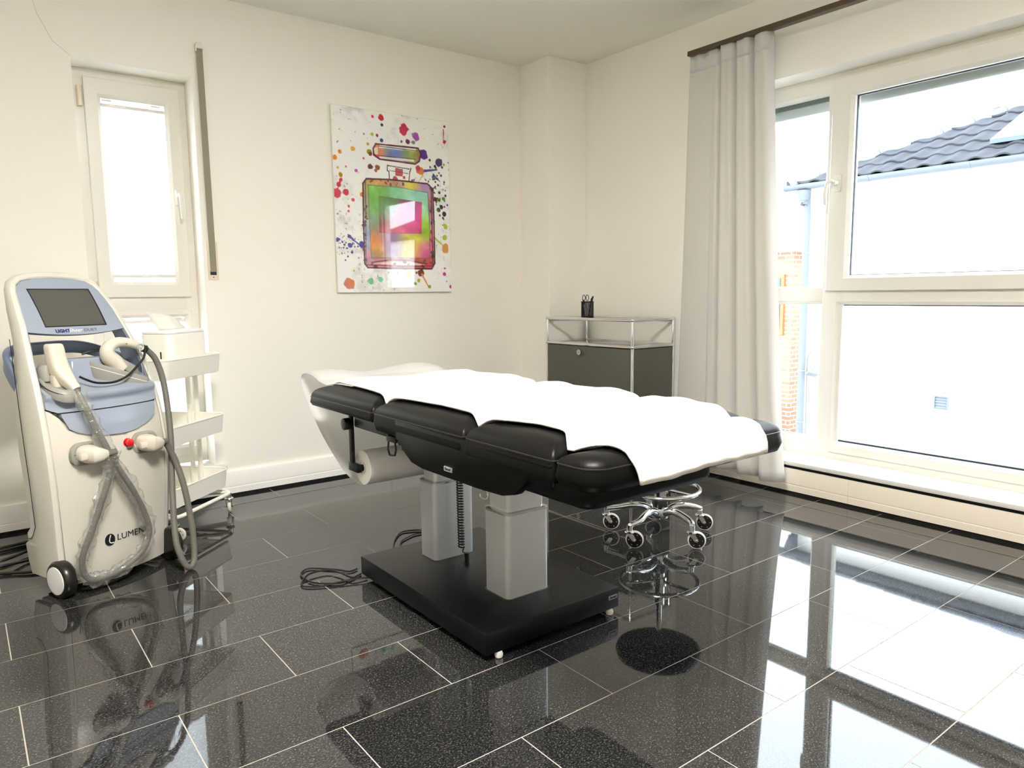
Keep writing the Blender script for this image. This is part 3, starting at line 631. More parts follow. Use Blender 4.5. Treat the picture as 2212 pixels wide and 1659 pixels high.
# ------------------------------------------------------------------ treatment table
TX, TH = -1.985, .360
t = tbl = thing('treatment_table', 'black upholstered treatment table on two aluminium lifting columns', 'treatment table', (TX, -1.88, 0))
bs = build('base_cover', MB().box(-2.255, -1.722, -2.275, -1.480, .020, .088), black_mt, t, bevel=.004)
for x, y in ((-2.205, -2.255), (-1.757, -2.255), (-2.205, -1.51), (-1.757, -1.51)):
    build('foot', MB().lathe([(.004, 0), (.011, .002), (.013, .010), (.010, .019), (.004, .022)], 14, Matrix.Translation((x, y-.012 if y < -2 else y, 0))), hub_m, bs)
def badge(par, org, xa, ya):
    M = basis(xa, ya, org); w, h = .040, .0135
    pl = MB().loft([[M @ Vector((a, b, d)) for a, b in rrect(-w/2, w/2, -h/2, h/2, .003)] for d in (0, .0012)])
    b = build('badge', pl, badge_m, par)
    Mi = rootM(par).inverted()
    lettering('badge_lettering', 'Gharieni', .0115, Mi @ M @ Matrix.Translation((-.0175, -.0035, .0013)), ink_black, b, shear=.25, bold=.0002, sx=.72)
    lettering('badge_emblem', 'G', .008, Mi @ M @ Matrix.Translation((.0122, -.0026, .0013)), ink_black, b, sx=.9)
    for R, q in ((.0058, .0004), ):
        mbt = MB(); mbt.torus((0, 0, 0), R, q, 20, 5); mbt.v = [tuple(M @ (Vector(v_)+Vector((.0145, 0, .0012)))) for v_ in mbt.v]; build('badge_ring', mbt, ink_black, b)
badge(bs, (-1.750, -2.2755, .060), (1, 0, 0), (0, 0, 1))
for k, (y0, y1, zt) in enumerate(((-1.705, -1.597, .372), (-2.135, -2.008, .362))):
    c = build('lifting_column', MB().loft([[(x, y, z) for x, y in rrect(-2.070, -1.900, y0, y1, .018)] for z in (.088, zt)]), alu, t, smooth=60)
    build('column_collar', MB().loft([[(x, y, z) for x, y in rrect(-2.071+i, -1.899-i, y0-.001+i, y1+.001-i, .019)] for i, z in ((0, zt-.006), (0, zt+.001), (.006, zt+.003))]), alu2, c, smooth=50)
    build('inner_tube', MB().loft([[(x, y, z) for x, y in rrect(-2.058, -1.912, y0+.011, y1-.011, .014)] for z in (zt-.01, .60)]), alu, c, smooth=60)
    build('floor_slot', MB().loft([[(x, y, z) for x, y in rrect(-2.076, -1.894, y0-.006, y1+.006, .022)] for z in (.0878, .0886)]), black_pl, c, smooth=0)
ZS, ZC = .668, .712
def insets(y0, y1, d, r):
    return rrect(TX-TH+d, TX+TH-d, y0+d, y1-d, [max(.006, q-d) for q in r], 6)
CU = [('head_cushion', -1.795, -1.285, .632, [.02]*2+[.012]*2), ('back_cushion', -2.312, -1.805, .61, [.012]*4), ('seat_cushion', -2.672, -2.322, .60, [.012]*4), ('leg_cushion', -2.800, -2.682, .612, [.012, .012, .055, .055])]
DI = .085
def crown(d, D=DI, zc=ZC): q = max(0, min(1, d/D)); return ZS+(zc-ZS)*math.sqrt(max(0, 1-(1-q)**2.0))
for nm, y0, y1, zb, r in CU:
    D = min(DI, (y1-y0)/2-.012); zc_ = .694 if nm == 'leg_cushion' else ZC; dd_ = .055 if nm == 'leg_cushion' else DI
    rings = [[(x, y, zb) for x, y in insets(y0, y1, .02, r)], [(x, y, zb+.006) for x, y in insets(y0, y1, .004, r)], [(x, y, (zb+ZS)/2) for x, y in insets(y0, y1, -.004 if nm != 'leg_cushion' else -.006, r)], [(x, y, ZS) for x, y in insets(y0, y1, 0, r)]]
    for i in range(1, 9):
        d = D*(1-math.cos(i/8*PI/2)); rings.append([(x, y, crown(d, dd_, zc_)) for x, y in insets(y0, y1, d, r)])
    c = build(nm, MB().loft(rings), leather, t, smooth=70)
    build('piping', MB().tube([(x, y, ZS+.001) for x, y in insets(y0, y1, -.0005, r)], .0022, 6, closed=True), piping_m, c)
# aprons between back and seat cushion hiding the mechanism
ap = [(-1.945, .690-.02), (-1.950, .615), (-2.000, .575), (-2.040, .553), (-2.100, .545), (-2.380, .545), (-2.480, .549), (-2.530, .562), (-2.570, .595), (-2.600, .628), (-2.640, .640), (-2.670, .650), (-2.670, .662), (-2.300, .664)]
a1 = build('side_apron', MB().prism(ap, 0, TX-TH-.002, TX-TH+.030), leather, t, bevel=.006)
build('side_apron', MB().prism(ap, 0, TX+TH-.030, TX+TH+.002), leather, t, bevel=.006)
badge(a1, (TX-TH-.0025, -2.243, .572), (0, -1, 0), (0, 0, 1))
build('under_frame', MB().box(-2.30, -1.67, -2.62, -1.56, .585, .635).box(-2.27, -1.70, -2.30, -1.85, .555, .60), black_mt, t, bevel=.008)
build('leg_support', MB().loft([[(x, y, z) for x, y in rrect(-2.335+i, -1.905-i, -2.775+i, -2.45-i, .03)] for i, z in ((.03, .566), (.012, .574), (0, .59), (0, .62))]), leather, t, smooth=50)
mb = MB().box(-2.30, -2.285, -1.86, -1.80, .575, .62).box(-2.30, -2.288, -1.92, -1.90, .56, .60).cyl((-2.31, -1.83, .60), (-2.28, -1.83, .60), .006).cyl((-2.31, -1.90, .585), (-2.28, -1.90, .585), .007)
mb.tube([(-2.295, -1.81, .60), (-2.297, -1.805, .548), (-2.297, -1.815, .530), (-2.297, -1.85, .535), (-2.297, -1.858, .555), (-2.297, -1.85, .59)], .0035, 8)
build('tilt_bracket', mb, black_pl, t, bevel=.001)
# paper roll holder
hx = -2.292
for xa in (hx, TX+TH-.05): build('holder_arm', MB().box(xa-.006, xa+.006, -1.535, -1.513, .450, .625), black_mt, t, bevel=.002)
build('holder_knob', MB().cyl((hx-.028, -1.518, .592), (hx+.004, -1.518, .592), .021, n=20), black_pl, t, bevel=.003)
RC = (-1.570, .440)
build('holder_rod', MB().cyl((hx-.012, RC[0], RC[1]), (TX+TH-.044, RC[0], RC[1]), .012, n=14).box(hx-.014, hx+.004, RC[0]-.02, RC[0]+.05, RC[1]-.012, RC[1]+.016).box(hx-.012, hx-.004, RC[0]+.02, RC[0]+.032, RC[1], RC[1]+.05), black_mt, t, bevel=.002)
# coiled hand-control cable
mb = MB(); pts = []
cxx, cyy = -1.995, -1.752
for i in range(52*12+1):
    a = 2*PI*i/12; q = i/(52*12); z = .60 - (.60-.135)*(q**1.15); pts.append((cxx+.0105*math.cos(a)+.006*q, cyy+.0105*math.sin(a), z))
mb.tube(pts, .0029, 6)
mb.tube(catmull([(cxx+.012, cyy-.006, .136), (cxx+.006, cyy-.008, .122), (cxx+.014, cyy-.010, .116), (cxx+.020, cyy-.012, .110)], 4), .003, 6)
mb.tube([(cxx+.018, cyy-.012, .116), (cxx+.021, cyy-.012, .086)], [.0075, .0085], 10)
build('coiled_cable', mb, cable_m, t)
hk = MB().torus((-1.950, -1.842, .512-.17), .016, .002, 20, 6, Matrix.Rotation(1.2, 4, 'X')).tube([(-1.965, -1.842, .60), (-1.972, -1.842, .40), (-1.962, -1.842, .352)], .002, 6)
build('hook', hk, alu2, t)
# power cable of the table
A1 = [(-2.23,-1.391),(-2.265,-1.397),(-2.291,-1.355),(-2.366,-1.276),(-2.406,-1.289),(-2.423,-1.325),(-2.422,-1.384),(-2.4,-1.434),(-2.341,-1.479),(-2.293,-1.47),(-2.24,-1.446)]
A2 = [(-2.24,-1.516),(-2.303,-1.49),(-2.402,-1.466),(-2.444,-1.437),(-2.455,-1.414),(-2.444,-1.385),(-2.4,-1.344),(-2.333,-1.348),(-2.305,-1.401),(-2.29,-1.475),(-2.24,-1.50)]
for k, L2 in enumerate((A1, A2)): build('power_cable', MB().tube(catmull([(x_, y_, .005+.007*k*(i in (0, 1, 6, 7, 8, 9))) for i, (x_, y_) in enumerate(L2)], 8), .0033, 8), cable_m, t)
build('power_cable', MB().tube(catmull([(-1.74, -1.46, .02), (-1.76, -1.30, .006), (-1.80, -1.16, .005), (-1.871, -1.118, .005), (-1.916, -1.141, .005), (-1.978, -1.217, .005), (-2.03, -1.32, .005), (-2.05, -1.46, .02)], 8), .0033, 8), cable_m, t)
build('power_cable', MB().tube(catmull([(-1.79, -1.46, .02), (-1.80, -1.22, .006), (-1.844, -1.181, .005), (-1.9, -1.197, .005), (-1.956, -1.235, .005), (-2.0, -1.33, .005), (-2.01, -1.46, .02)], 8), .0033, 8), cable_m, t)

# couch paper: roll plus the sheet running up over the head end
px0, px1 = -2.276, -1.695
t = thing('paper_roll', 'white couch paper roll whose sheet loops over the head end of the table', 'paper roll', (TX, RC[0], RC[1]))
Rr = .061
Mx = basis((0, 1, 0), (0, 0, 1), (px0, RC[0], RC[1]))
build('roll', MB().lathe([(.024, 0), (Rr-.002, 0), (Rr, .002), (Rr, px1-px0-.002), (Rr-.002, px1-px0), (.024, px1-px0)], 48, Mx), roll_m, t, smooth=40)
build('core', MB().lathe([(.0245, -.001), (.0245, px1-px0+.001), (.021, px1-px0+.001), (.021, -.001)], 24, Mx, cap=False), pm('cardboard_core', 'b09a7c', .8), t)
crv = catmull([(-1.572, .3775), (-1.51, .3755), (-1.42, .395), (-1.31, .450), (-1.195, .525), (-1.095, .615), (-1.045, .668), (-1.030, .700), (-1.045, .722), (-1.09, .731), (-1.15, .727), (-1.22, .713), (-1.29, .706), (-1.36, .717), (-1.50, .7205)], 6)
G = [[(px0+(px1-px0)*j/16, p_[0]+.006*math.sin(j*.9)*(1 if p_[1] > .6 else .3)+(.035*math.sin(PI*j/16)*max(0, min(1, (p_[1]-.62)/.08)) if p_[0] > -1.25 else 0), p_[1]+(.012*math.sin(j*.55+.3) if p_[1] > .69 and p_[0] > -1.2 else 0)) for j in range(17)] for p_ in [(q.x, q.y) for q in [Vector((a[0], a[1], 0)) for a in crv]]]
build('paper_sheet', MB().grid(G), loop_m, t, smooth=70, solid=.0006)

# towel laid over the cushions
def cush_top(x, y):
    best = .655
    for nm, y0, y1, zb, r in CU:
        d = min(y-y0, y1-y, TH-abs(x-TX))
        if nm == 'leg_cushion':
            # rounded front corners
            cxr = TH-.055; ax_ = abs(x-TX)
            if ax_ > cxr and y < y0+.055: d = min(d, .055-math.hypot(ax_-cxr, y0+.055-y))
        if d > -.004: best = max(best, crown(max(0, d), .055, .694) if nm == 'leg_cushion' else crown(max(0, d)))
    return best
def sm_top(x, y):
    return max(cush_top(x, y), sum(cush_top(x, y+q) for q in (-.02, -.01, 0, .01, .02))/5)
eL = [(-1.300, -2.255), (-1.46, -2.262), (-1.62, -2.272), (-1.76, -2.285), (-1.82, -2.300), (-1.90, -2.285), (-2.10, -2.272), (-2.26, -2.278), (-2.33, -2.30), (-2.40, -2.285), (-2.52, -2.255), (-2.62, -2.262), (-2.675, -2.305), (-2.70, -2.285), (-2.74, -2.245), (-2.85, -2.225)]
eR = [(-1.300, -1.72), (-1.45, -1.70), (-1.55, -1.655), (-1.80, -1.66), (-2.10, -1.655), (-2.35, -1.66), (-2.55, -1.67), (-2.66, -1.70), (-2.74, -1.735), (-2.85, -1.755)]
def itp(tab, y):
    return float(np.interp(-y, [-a for a, b in tab], [b for a, b in tab]))
t = thing('towel', 'white terry towel spread along the treatment table over its cushions', 'towel', (TX, -2.0, .70))
tr_ = np.random.default_rng(11); ph = tr_.random((10, 4))
def bumps(x, y):
    s_ = 0
    for k in range(10):
        fx = 6+14*ph[k, 0]; fy = 4+12*ph[k, 1]
        s_ += math.sin(fx*x+fy*y+6.28*ph[k, 2])*(.0022*ph[k, 3])
    return s_
rowsY = list(np.linspace(-1.300, -2.800, 121))
G = []
for y in rowsY:
    xl, xr = itp(eL, y), itp(eR, y); r = []
    for j in range(61):
        x = xl+(xr-xl)*j/60; ef = min(1, j/60*12, (60-j)/60*12)
        ridge = .007*max(0, math.sin(y*23+2.1))**2*max(0, (j-44)/16)*(1 if y > -2.55 else max(0, (y+2.72)/.17))
        r.append((x, y, sm_top(x, y)+.0085+(bumps(x, y)+.0015)*ef+ridge))
    G.append(r)
xl, xr = itp(eL, -2.85), itp(eR, -2.85); last = G[-1]
for k, (dy, dz) in enumerate(((-.010, -.012), (-.0165, -.027), (-.019, -.040), (-.0195, -.052))):
    q = (k+1)/4
    G.append([(last[j][0]+(xl+(xr-xl)*j/60-last[j][0])*q, -2.800+dy-.002*math.sin(j*.6), min(last[j][2], .690)+dz+.004*(j/60)) for j in range(61)])
build('cloth', MB().grid(G), towel_m, t, smooth=80, solid=.006, offset=1)

# ------------------------------------------------------------------ stool behind the table
SC = (-1.030, -1.846)
t = thing('rolling_stool', 'chrome rolling stool with five castors and foot ring behind the table', 'stool', (SC[0], SC[1], 0))
build('seat', MB().lathe([(.01, .500), (.16, .500), (.178, .506), (.185, .525), (.178, .548), (.150, .560), (.01, .564)], 40), leather, t, world=False, smooth=60)
build('seat_plate', MB().box(-.07, .07, -.05, .05, .488, .502), black_mt, t, world=False, bevel=.004)
build('gas_column', MB().cyl((0, 0, .10), (0, 0, .31), .026, .025, n=24).cyl((0, 0, .31), (0, 0, .49), .014, n=20), chrome, t, world=False)
build('column_sleeve', MB().lathe([(.025, .10), (.030, .105), (.034, .155), (.030, .165), (.025, .166)], 24), black_pl, t, world=False)
RZ = .205
build('foot_ring', MB().torus((0, 0, RZ), .165, .0095, 56, 12), chrome, t, world=False)
fr_ = MB().lathe([(.026, RZ-.02), (.034, RZ-.018), (.034, RZ+.018), (.026, RZ+.02)], 24, cap=False)
for k in range(3):
    a = .6+2*PI*k/3; fr_.cyl((.03*math.cos(a), .03*math.sin(a), RZ), (.165*math.cos(a), .165*math.sin(a), RZ), .007, n=10)
build('ring_bracket', fr_, chrome, t, world=False)
build('hub', MB().lathe([(.020, .078), (.036, .080), (.040, .095), (.036, .122), (.028, .130), (.02, .130)], 24), chrome, t, world=False)
wh_a = math.radians(-35)   # all castors trail the same way
ax3 = Vector((math.sin(math.radians(229.6)), math.cos(math.radians(229.6)), 0)); side = Vector((ax3.y, -ax3.x, 0))
if side.dot(Vector(rt)) < 0: side = -side
def caster(parent, tip, zt, R, off, chromem, tyrem, hubm, width=.018):
    cpos = Vector((tip[0], tip[1], R)) + side*off
    f = build('castor', MB().cyl((tip[0], tip[1], zt-.022), (tip[0], tip[1], zt+.004), .0125, n=16).lathe([(.010, 0), (.019, .001), (.021, .005), (.019, .009), (.010, .010)], 20, Matrix.Translation((tip[0], tip[1], zt-.031))), chromem, parent, world=False)
    fk = MB()
    for sg in (-1, 1):
        o_ = ax3*(width/2+.004)*sg; tp = Vector((tip[0], tip[1], zt-.028)) + o_
        A_, B_ = tp - side*.013, tp + side*.013; c_ = cpos + o_
        dn = ax3*.002*sg
        quad = [A_, B_, c_+side*.008, c_-side*.008+Vector((0, 0, -.004))]
        fk.loft([quad, [q+dn for q in quad]])
    fk.cyl(cpos-ax3*(width/2+.009), cpos+ax3*(width/2+.009), .0045, n=10)
    build('fork', fk, chromem, f, world=False)
    Mw = basis(side, (0, 0, 1), cpos)
    build('wheel', MB().lathe([(R-.006, -width/2), (R-.002, -width/2+.002), (R, 0), (R-.002, width/2-.002), (R-.006, width/2)], 36, Mw, cap=False), hubm, f, world=False)
    sp = MB().lathe([(.003, -width/2+.002), (R-.005, -width/2+.002), (R-.005, width/2-.002), (.003, width/2-.002)], 28, Mw)
    build('wheel_disc', sp, tyrem, f, world=False)
    dots = MB()
    for k in range(6):
        a = PI/3*k
        for sg in (-1, 1):
            dots.lathe([(.0005, width/2-.002), (.0022, width/2-.001)], 8, Mw @ Matrix.Translation(((R*.62)*math.cos(a), (R*.62)*math.sin(a), 0)) @ Matrix.Diagonal((1, 1, sg, 1)))
    build('wheel_spokes', dots, chromem, f, world=False)
pm_rim = pm('clear_wheel_rim', 'd6d6d4', .18, spec=.7)
for k in range(5):
    a = math.radians(48.8+72*k); d = Vector((math.cos(a), math.sin(a), 0)); tip = d*.213
    pth = [d*.028+Vector((0, 0, .102)), d*.07+Vector((0, 0, .121)), d*.12+Vector((0, 0, .120)), d*.175+Vector((0, 0, .106)), d*.213-side*.018+Vector((0, 0, .096))]
    build('star_leg', MB().tube(catmull(pth, 4), [.0165]*4+[.0155]*4+[.0140]*4+[.0125]*5, 12), chrome, t, world=False)
    caster(t, tip-side*.020, .094, .0375, .020, chrome, black_pl, pm_rim)

# ------------------------------------------------------------------ trolley
ang = math.radians(42)
ex = Vector((math.cos(ang), math.sin(ang), 0)); ey = Vector((-math.sin(ang), math.cos(ang), 0))
cR = Vector((-2.372, -.318, 0))
LT, WT_ = .435, .335
org = cR - ex*(LT/2) + ey*(WT_/2)
t = tro = thing('utility_trolley', 'white metal three-tier utility trolley by the narrow window', 'trolley', org, ang)
for zr, inn in ((.775, 0), (.487, 0), (.220, 0)):
    ring_ = lambda i, z: [(x, y, z) for x, y in rrect(-LT/2+i, LT/2-i, -WT_/2+i, WT_/2-i, .045-min(i, .03), 6)]
    tr3 = build('tray', MB().loft([ring_(0, zr), ring_(.004, zr-.04), ring_(.010, zr-.082), ring_(.030, zr-.087), ring_(.031, zr-.085), ring_(.0125, zr-.080), ring_(.006, zr-.04), ring_(.002, zr)], True, False, wrap=True), tro_m, t, world=False, smooth=60)
    build('rim', MB().tube(ring_(.001, zr+.001), .0035, 6, closed=True), tro_m, tr3, world=False)
    ms = MB()
    for k in range(26): xx = -LT/2+.032+(LT-.064)*k/25; ms.box(xx-.0045, xx+.0045, -WT_/2+.026, WT_/2-.026, zr-.0868, zr-.0855)
    for k in range(5): yy = -WT_/2+.035+(WT_-.07)*k/4; ms.box(-LT/2+.026, LT/2-.026, yy-.004, yy+.004, zr-.0875, zr-.0862)
    build('mesh_bottom', ms, tro_m, tr3, world=False, smooth=0)
for sx in (-1, 1):
    for yy in (-.028, .012):
        xx = sx*(LT/2-.014)
        build('post', MB().box(xx-.009, xx+.009, yy, yy+.018, .110, .765), tro_m, t, world=False, bevel=.003)
base_r = [(x, y, .103) for x, y in rrect(-LT/2-.006, LT/2+.006, -WT_/2-.006, WT_/2+.006, .06, 8)]
bf = MB().tube(base_r, .009, 10, closed=True)
for sx in (-1, 1): bf.tube(catmull([(sx*(LT/2-.02), -WT_/2+.01, .103), (sx*(LT/2-.05), -.06, .106), (sx*(LT/2-.06), 0, .110), (sx*(LT/2-.05), .06, .106), (sx*(LT/2-.02), WT_/2-.01, .103)], 5), .009, 8)
build('base_frame', bf, tro_m, t, world=False)
keep_ax, keep_side = ax3, side
loc_rt = Matrix.Rotation(-ang, 3, 'Z')
ax3 = (Vector((math.cos(math.radians(2)), math.sin(math.radians(2)), 0))); side = Vector((-ax3.y, ax3.x, 0))
for sx in (-1, 1):
    for sy in (-1, 1): 
        if sx < 0 and sy < 0: ax3 = loc_rt @ Vector((-.62, -.78, 0)); side = Vector((-ax3.y, ax3.x, 0))
        else: ax3 = loc_rt @ Vector((.93, -.36, 0)); side = Vector((-ax3.y, ax3.x, 0))
        caster(t, (sx*(LT/2-.012), sy*(WT_/2-.010)), .098, .030, .016, chrome, cream_wheel, cream_wheel, .016)
ax3, side = keep_ax, keep_side
# things on the trolley
Lw = lambda x, y, z: Matrix.Translation(org) @ Matrix.Rotation(ang, 4, 'Z') @ Vector((x, y, z))
bxr = lambda i, z, q=0: [(x, y, z) for x, y in rrect(-.135+i, .135-i, -.075+i, .075-i, .032-min(i, .02), 6)]
p_ = Lw(.02, -.055, .692)
t = thing('wipe_dispenser', 'white rounded wipe dispenser box on the top trolley tray', 'dispenser box', p_, ang)
build('box_body', MB().loft([bxr(.004, .0), bxr(.001, .004), bxr(0, .03), bxr(0, .185), bxr(.003, .190)]), tro_m, t, world=False, smooth=50)
build('lid', MB().loft([bxr(.002, .1905), bxr(.0, .193), bxr(.001, .200), bxr(.006, .204), bxr(.03, .206)]), lamp_house, t, world=False, smooth=50)
build('window_slot', MB().box(-.1362, -.1345, -.03, -.024, .085, .115), black_pl, t, world=False, smooth=0)
G = [[(-.085+.20*(j/10)-.055*q, .01+.05*math.sin(q*1.2)+.008*math.sin(j*.8)-.03*q, .204+.085*q-.012*(j/10)*q*3*(.3+q*.5)) for j in range(11)] for q in [i/8 for i in range(9)]]
build('pulled_sheet', MB().grid(G), sheet_m, t, world=False, smooth=60, solid=.0006)
p_ = Lw(-.155, .062, .692)
t = thing('card_box', 'small pale teal card box tucked behind the wipe dispenser', 'box', p_, ang)
build('carton', MB().box(-.03, .03, -.04, .04, 0, .165), teal_m, t, world=False, bevel=.002)
build('flap', MB().box(-.031, .031, -.041, .041, .165, .168), teal_m, t, world=False, bevel=.001)
p_ = Lw(-.06, -.02, .140)
t = thing('printed_pack', 'flat pink and white plastic pack lying in the bottom trolley tray', 'pack', p_, ang)
build('film_pouch', MB().loft([[(x, y, z) for x, y in rrect(-.11+i, .11-i, -.08+i, .08-i, .012)] for i, z in ((.004, 0), (0, .012), (.006, .03), (.03, .04))]), sheetpk, t, world=False, smooth=60)
build('seal_strip', MB().box(-.118, -.104, -.075, .075, .010, .014), ink_white, t, world=False)
build('printed_mark', MB().box(.03, .075, -.03, .02, .0402, .0412), pm('ink_green', '6f9a3c', .5), t, world=False, smooth=0)

# ------------------------------------------------------------------ laser machine
MC = (-2.9626, -.8665, 0); MA = math.radians(23.5)
t = lm = thing('laser_device', 'white and blue-grey laser treatment device on wheels with tilted screen', 'medical device', MC, MA)
ZT = [.03,.1,.2,.3,.4,.5,.6,.7,.75,.8,.85,.9,.95,1.0,1.05,1.08,1.118]
VT = [-.008,-.016,-.024,-.031,-.034,-.032,-.016,.010,.031,.052,.077,.104,.133,.166,.205,.231,.262]
WT = [.19,.193,.199,.204,.207,.210,.209,.205,.200,.196,.189,.181,.173,.166,.155,.147,.12]
ZB = [.03,.05,.1,.165,.178,.21,.235,.37,.5,.62,.76,.87,.95,1.05,1.09,1.118]
VB = [.12,.172,.184,.186,.165,.163,.135,.138,.146,.150,.150,.162,.205,.256,.285,.300]
vf = lambda z: float(np.interp(z, ZT, VT)); vb = lambda z: float(np.interp(z, ZB, VB)); wf = lambda z: float(np.interp(z, ZT, WT))
BG = .042
fs = lambda u, z, off=0: vf(z) - BG*(1-(u/.21)**2)*float(np.interp(z, [0, .6, .72, .9, 1.2], [1, 1, .75, .25, .2])) + off
# casing: side walls and top arch in one loft
outl = [(-wf(z), z) for z in (.055, .08, .1, .13, .165, .172, .178, .19, .21, .235, .3, .37, .44, .5, .56, .62, .7, .75, .8, .85, .9, .95, 1.0, 1.04)] + [(-.150, 1.068), (-.138, 1.090), (-.118, 1.105), (-.08, 1.113), (-.04, 1.117), (0, 1.118)]
outl = outl + [(-a, b) for a, b in outl[-2::-1]]
rings = []
for i, (a, b) in enumerate(outl):
    p0 = outl[max(0, i-1)]; p1 = outl[min(len(outl)-1, i+1)]; tx, tz = p1[0]-p0[0], p1[1]-p0[1]; l = math.hypot(tx, tz); nx, nz = -tz/l, tx/l
    th = .021; f_, k_ = vf(b)-.004, vb(b)
    ca_ = .008; m_ = f_+.45*(k_-f_)
    def Q(d, v_): return (a+nx*d, v_, b+nz*d)
    rings.append([Q(0, f_), Q(.006, f_-.002), Q(th-ca_-.002, f_+.001), Q(th-.003, f_+ca_*.6), Q(th, f_+ca_*1.6), Q(th+.001, m_), Q(th-.002, k_-ca_), Q(th-ca_, k_), Q(0, k_)])
build('casing', MB().loft(rings), mwhite, t, world=False, smooth=40)
# body behind the front panel
build('body_core', MB().loft([[(-wf(z)+.001, vf(z)+.012, z), (wf(z)-.001, vf(z)+.012, z), (wf(z)-.001, vb(z)-.004, z), (-wf(z)+.001, vb(z)-.004, z)] for z in (.045, .1, .165, .21, .3, .4, .5, .6, .69)]), mwhite, t, world=False, smooth=0)
def panel(zlo, zhi, nu=25, nz=12, off=0., back=.02, umax=None):
    G = []; 
    top = []
    for i in range(nz+1):
        r = []
        for j in range(nu):
            k = -1+2*j/(nu-1)
            u_ = None
            z0 = zlo(k) if callable(zlo) else zlo; z1 = zhi(k) if callable(zhi) else zhi
            z = z0+(z1-z0)*i/nz; u_ = k*((umax(z) if umax else wf(z))-.002)
            r.append((u_, fs(u_, z, off), z))
        G.append(r)
    mb = MB(); n = nu; rings = []
    for r in G:
        rings.append(r + [(x, y+back-(0), z) for x, y, z in r[::-1]])
    mb.loft(rings); return mb
build('front_panel', panel(lambda k: .030+.0*k, lambda k: float(np.interp(k, [-1, -.9, -.82, -.78, -.37, .12, .67, .9, .95, 1], [.66, .645, .625, .588, .558, .549, .578, .598, .63, .66])), nz=18, back=.03), mpanel, t, world=False, smooth=50)
low = lambda k: float(np.interp(k, [-.80, -.77, -.37, .12, .67, .90], [.640, .588, .559, .550, .579, .600]))
# drawer fascia
def dr():
    rings = []
    for i in range(9):
        r = []
        for j in range(27):
            q = j/26; u_ = -.166+.353*q
            zl = float(np.interp(u_, [-.166, -.160, -.15, -.12, -.077, -.03, .025, .08, .141, .170, .186, .187], [.632, .605, .586, .571, .559, .553, .550, .556, .575, .590, .604, .62])); z = zl+(.644-zl)*i/8
            r.append((u_, fs(u_, z, -.009), z))
        rings.append(r+[(x, y+.02, z) for x, y, z in r[::-1]])
    return MB().loft(rings)
build('drawer_front', dr(), mblue, t, world=False, smooth=50)
build('drawer_slot', panel(.6435, .6485, nz=2, off=-.004, back=.02, umax=lambda z: .188), ink_black, t, world=False)
def con():
    rings = []
    for i in range(11):
        r = []
        for j in range(27):
            k = -1+2*j/26
            zl = float(np.interp(k, [-1, -.86, -.8, .9, 1], [.664, .648, .6485, .6485, .655])); z = zl+(.712-zl)*i/10; u_ = k*(wf(z)-.001)
            q = i/10; bulge = -.010-.012*math.sin(min(1, max(0, (q-.55)/.45))*PI/2) + .012*math.sin(PI*min(1, q/.62))*math.exp(-(k*1.3)**4)
            r.append((u_, fs(u_, z, bulge), z))
        rings.append(r+[(x, y+.03, z) for x, y, z in r[::-1]])
    return MB().loft(rings)
build('console_front', con(), mblue, t, world=False, smooth=50)
# sloping tray behind the console front edge
tz = lambda q: .712+.088*q
rings = []
for i in range(13):
    q = i/12; r = []
    for j in range(21):
        k = -1+2*j/20; z = tz(q); u_ = k*(wf(z)-.001); v0 = fs(u_, .712, -.020); v_ = v0+(.135-v0)*q
        dip = -.012*math.exp(-((u_)/.05)**2)*math.sin(PI*q)
        r.append((u_, v_, z+dip))
    rings.append(r)
build('console_tray', MB().loft([r+[(x, y, z-.02) for x, y, z in r[::-1]] for r in rings]), mblue, t, world=False, smooth=50)
build('tray_block', MB().loft([[(x, y, z) for x, y in rrect(-.075+i, .105-i, .055+i, .135-i, .015)] for i, z in ((0, .74), (0, .815), (.006, .822))]), mblue, t, world=False, smooth=50)
# blue liner on the inner sides around the opening
for sg in (-1, 1):
    zz = [.70, .75, .8, .85, .9, .935]
    build('inner_liner', MB().loft([[(sg*(wf(z)-.001), vf(z)+.0, z), (sg*(wf(z)-.006), vf(z)+.004, z), (sg*(wf(z)-.010), vb(z)-.002, z), (sg*(wf(z)-.001), vb(z)-.002, z)] for z in zz]), mblue_d, t, world=False)
# bezel
arch = lambda u_: float(np.interp(abs(u_), [0, .04, .08, .118, .138, .147, .150, .155, .166, .173, .176, .181], [1.118, 1.117, 1.113, 1.105, 1.090, 1.078, 1.068, 1.05, 1.0, .955, .935, .928]))
rings = []
us = [-.176+.352*j/40 for j in range(41)]
for i in range(15):
    r = []
    for u_ in us:
        zb_ = .909+.015*(u_/.176)**2; z1 = max(arch(u_)-.001, zb_+.001); z = zb_+(z1-zb_)*i/14; r.append((u_, fs(u_, z, 0), z))
    rings.append(r)
bez = build('bezel', MB().loft([r+[(x, y+.028, z-.006*(i == 0)) for x, y, z in r[::-1]] for i, r in enumerate(rings)]), mblue, t, world=False, smooth=40)
def onface(u_, z, off=-.001):
    return Vector((u_, fs(u_, z, off), z))
def facequad(u0, u1, z0, z1, d0, d1, n=10):
    zz = [z0+(z1-z0)*i/14 for i in range(15)]
    return MB().loft([[onface(u0+(u1-u0)*j/n, z, d0) for j in range(n+1)]+[onface(u0+(u1-u0)*j/n, z, d1) for j in range(n, -1, -1)] for z in zz])
build('screen_surround', facequad(-.1135, .1125, .9385, 1.0765, -.0012, .01), ink_black, bez, world=False, smooth=40)
build('screen', facequad(-.1105, .1065, .942, 1.0725, -.0018, .01), screen_m, bez, world=False, smooth=40)
sl = basis((1, 0, 0), onface(0, .94)-onface(0, .91), (0, 0, 0))
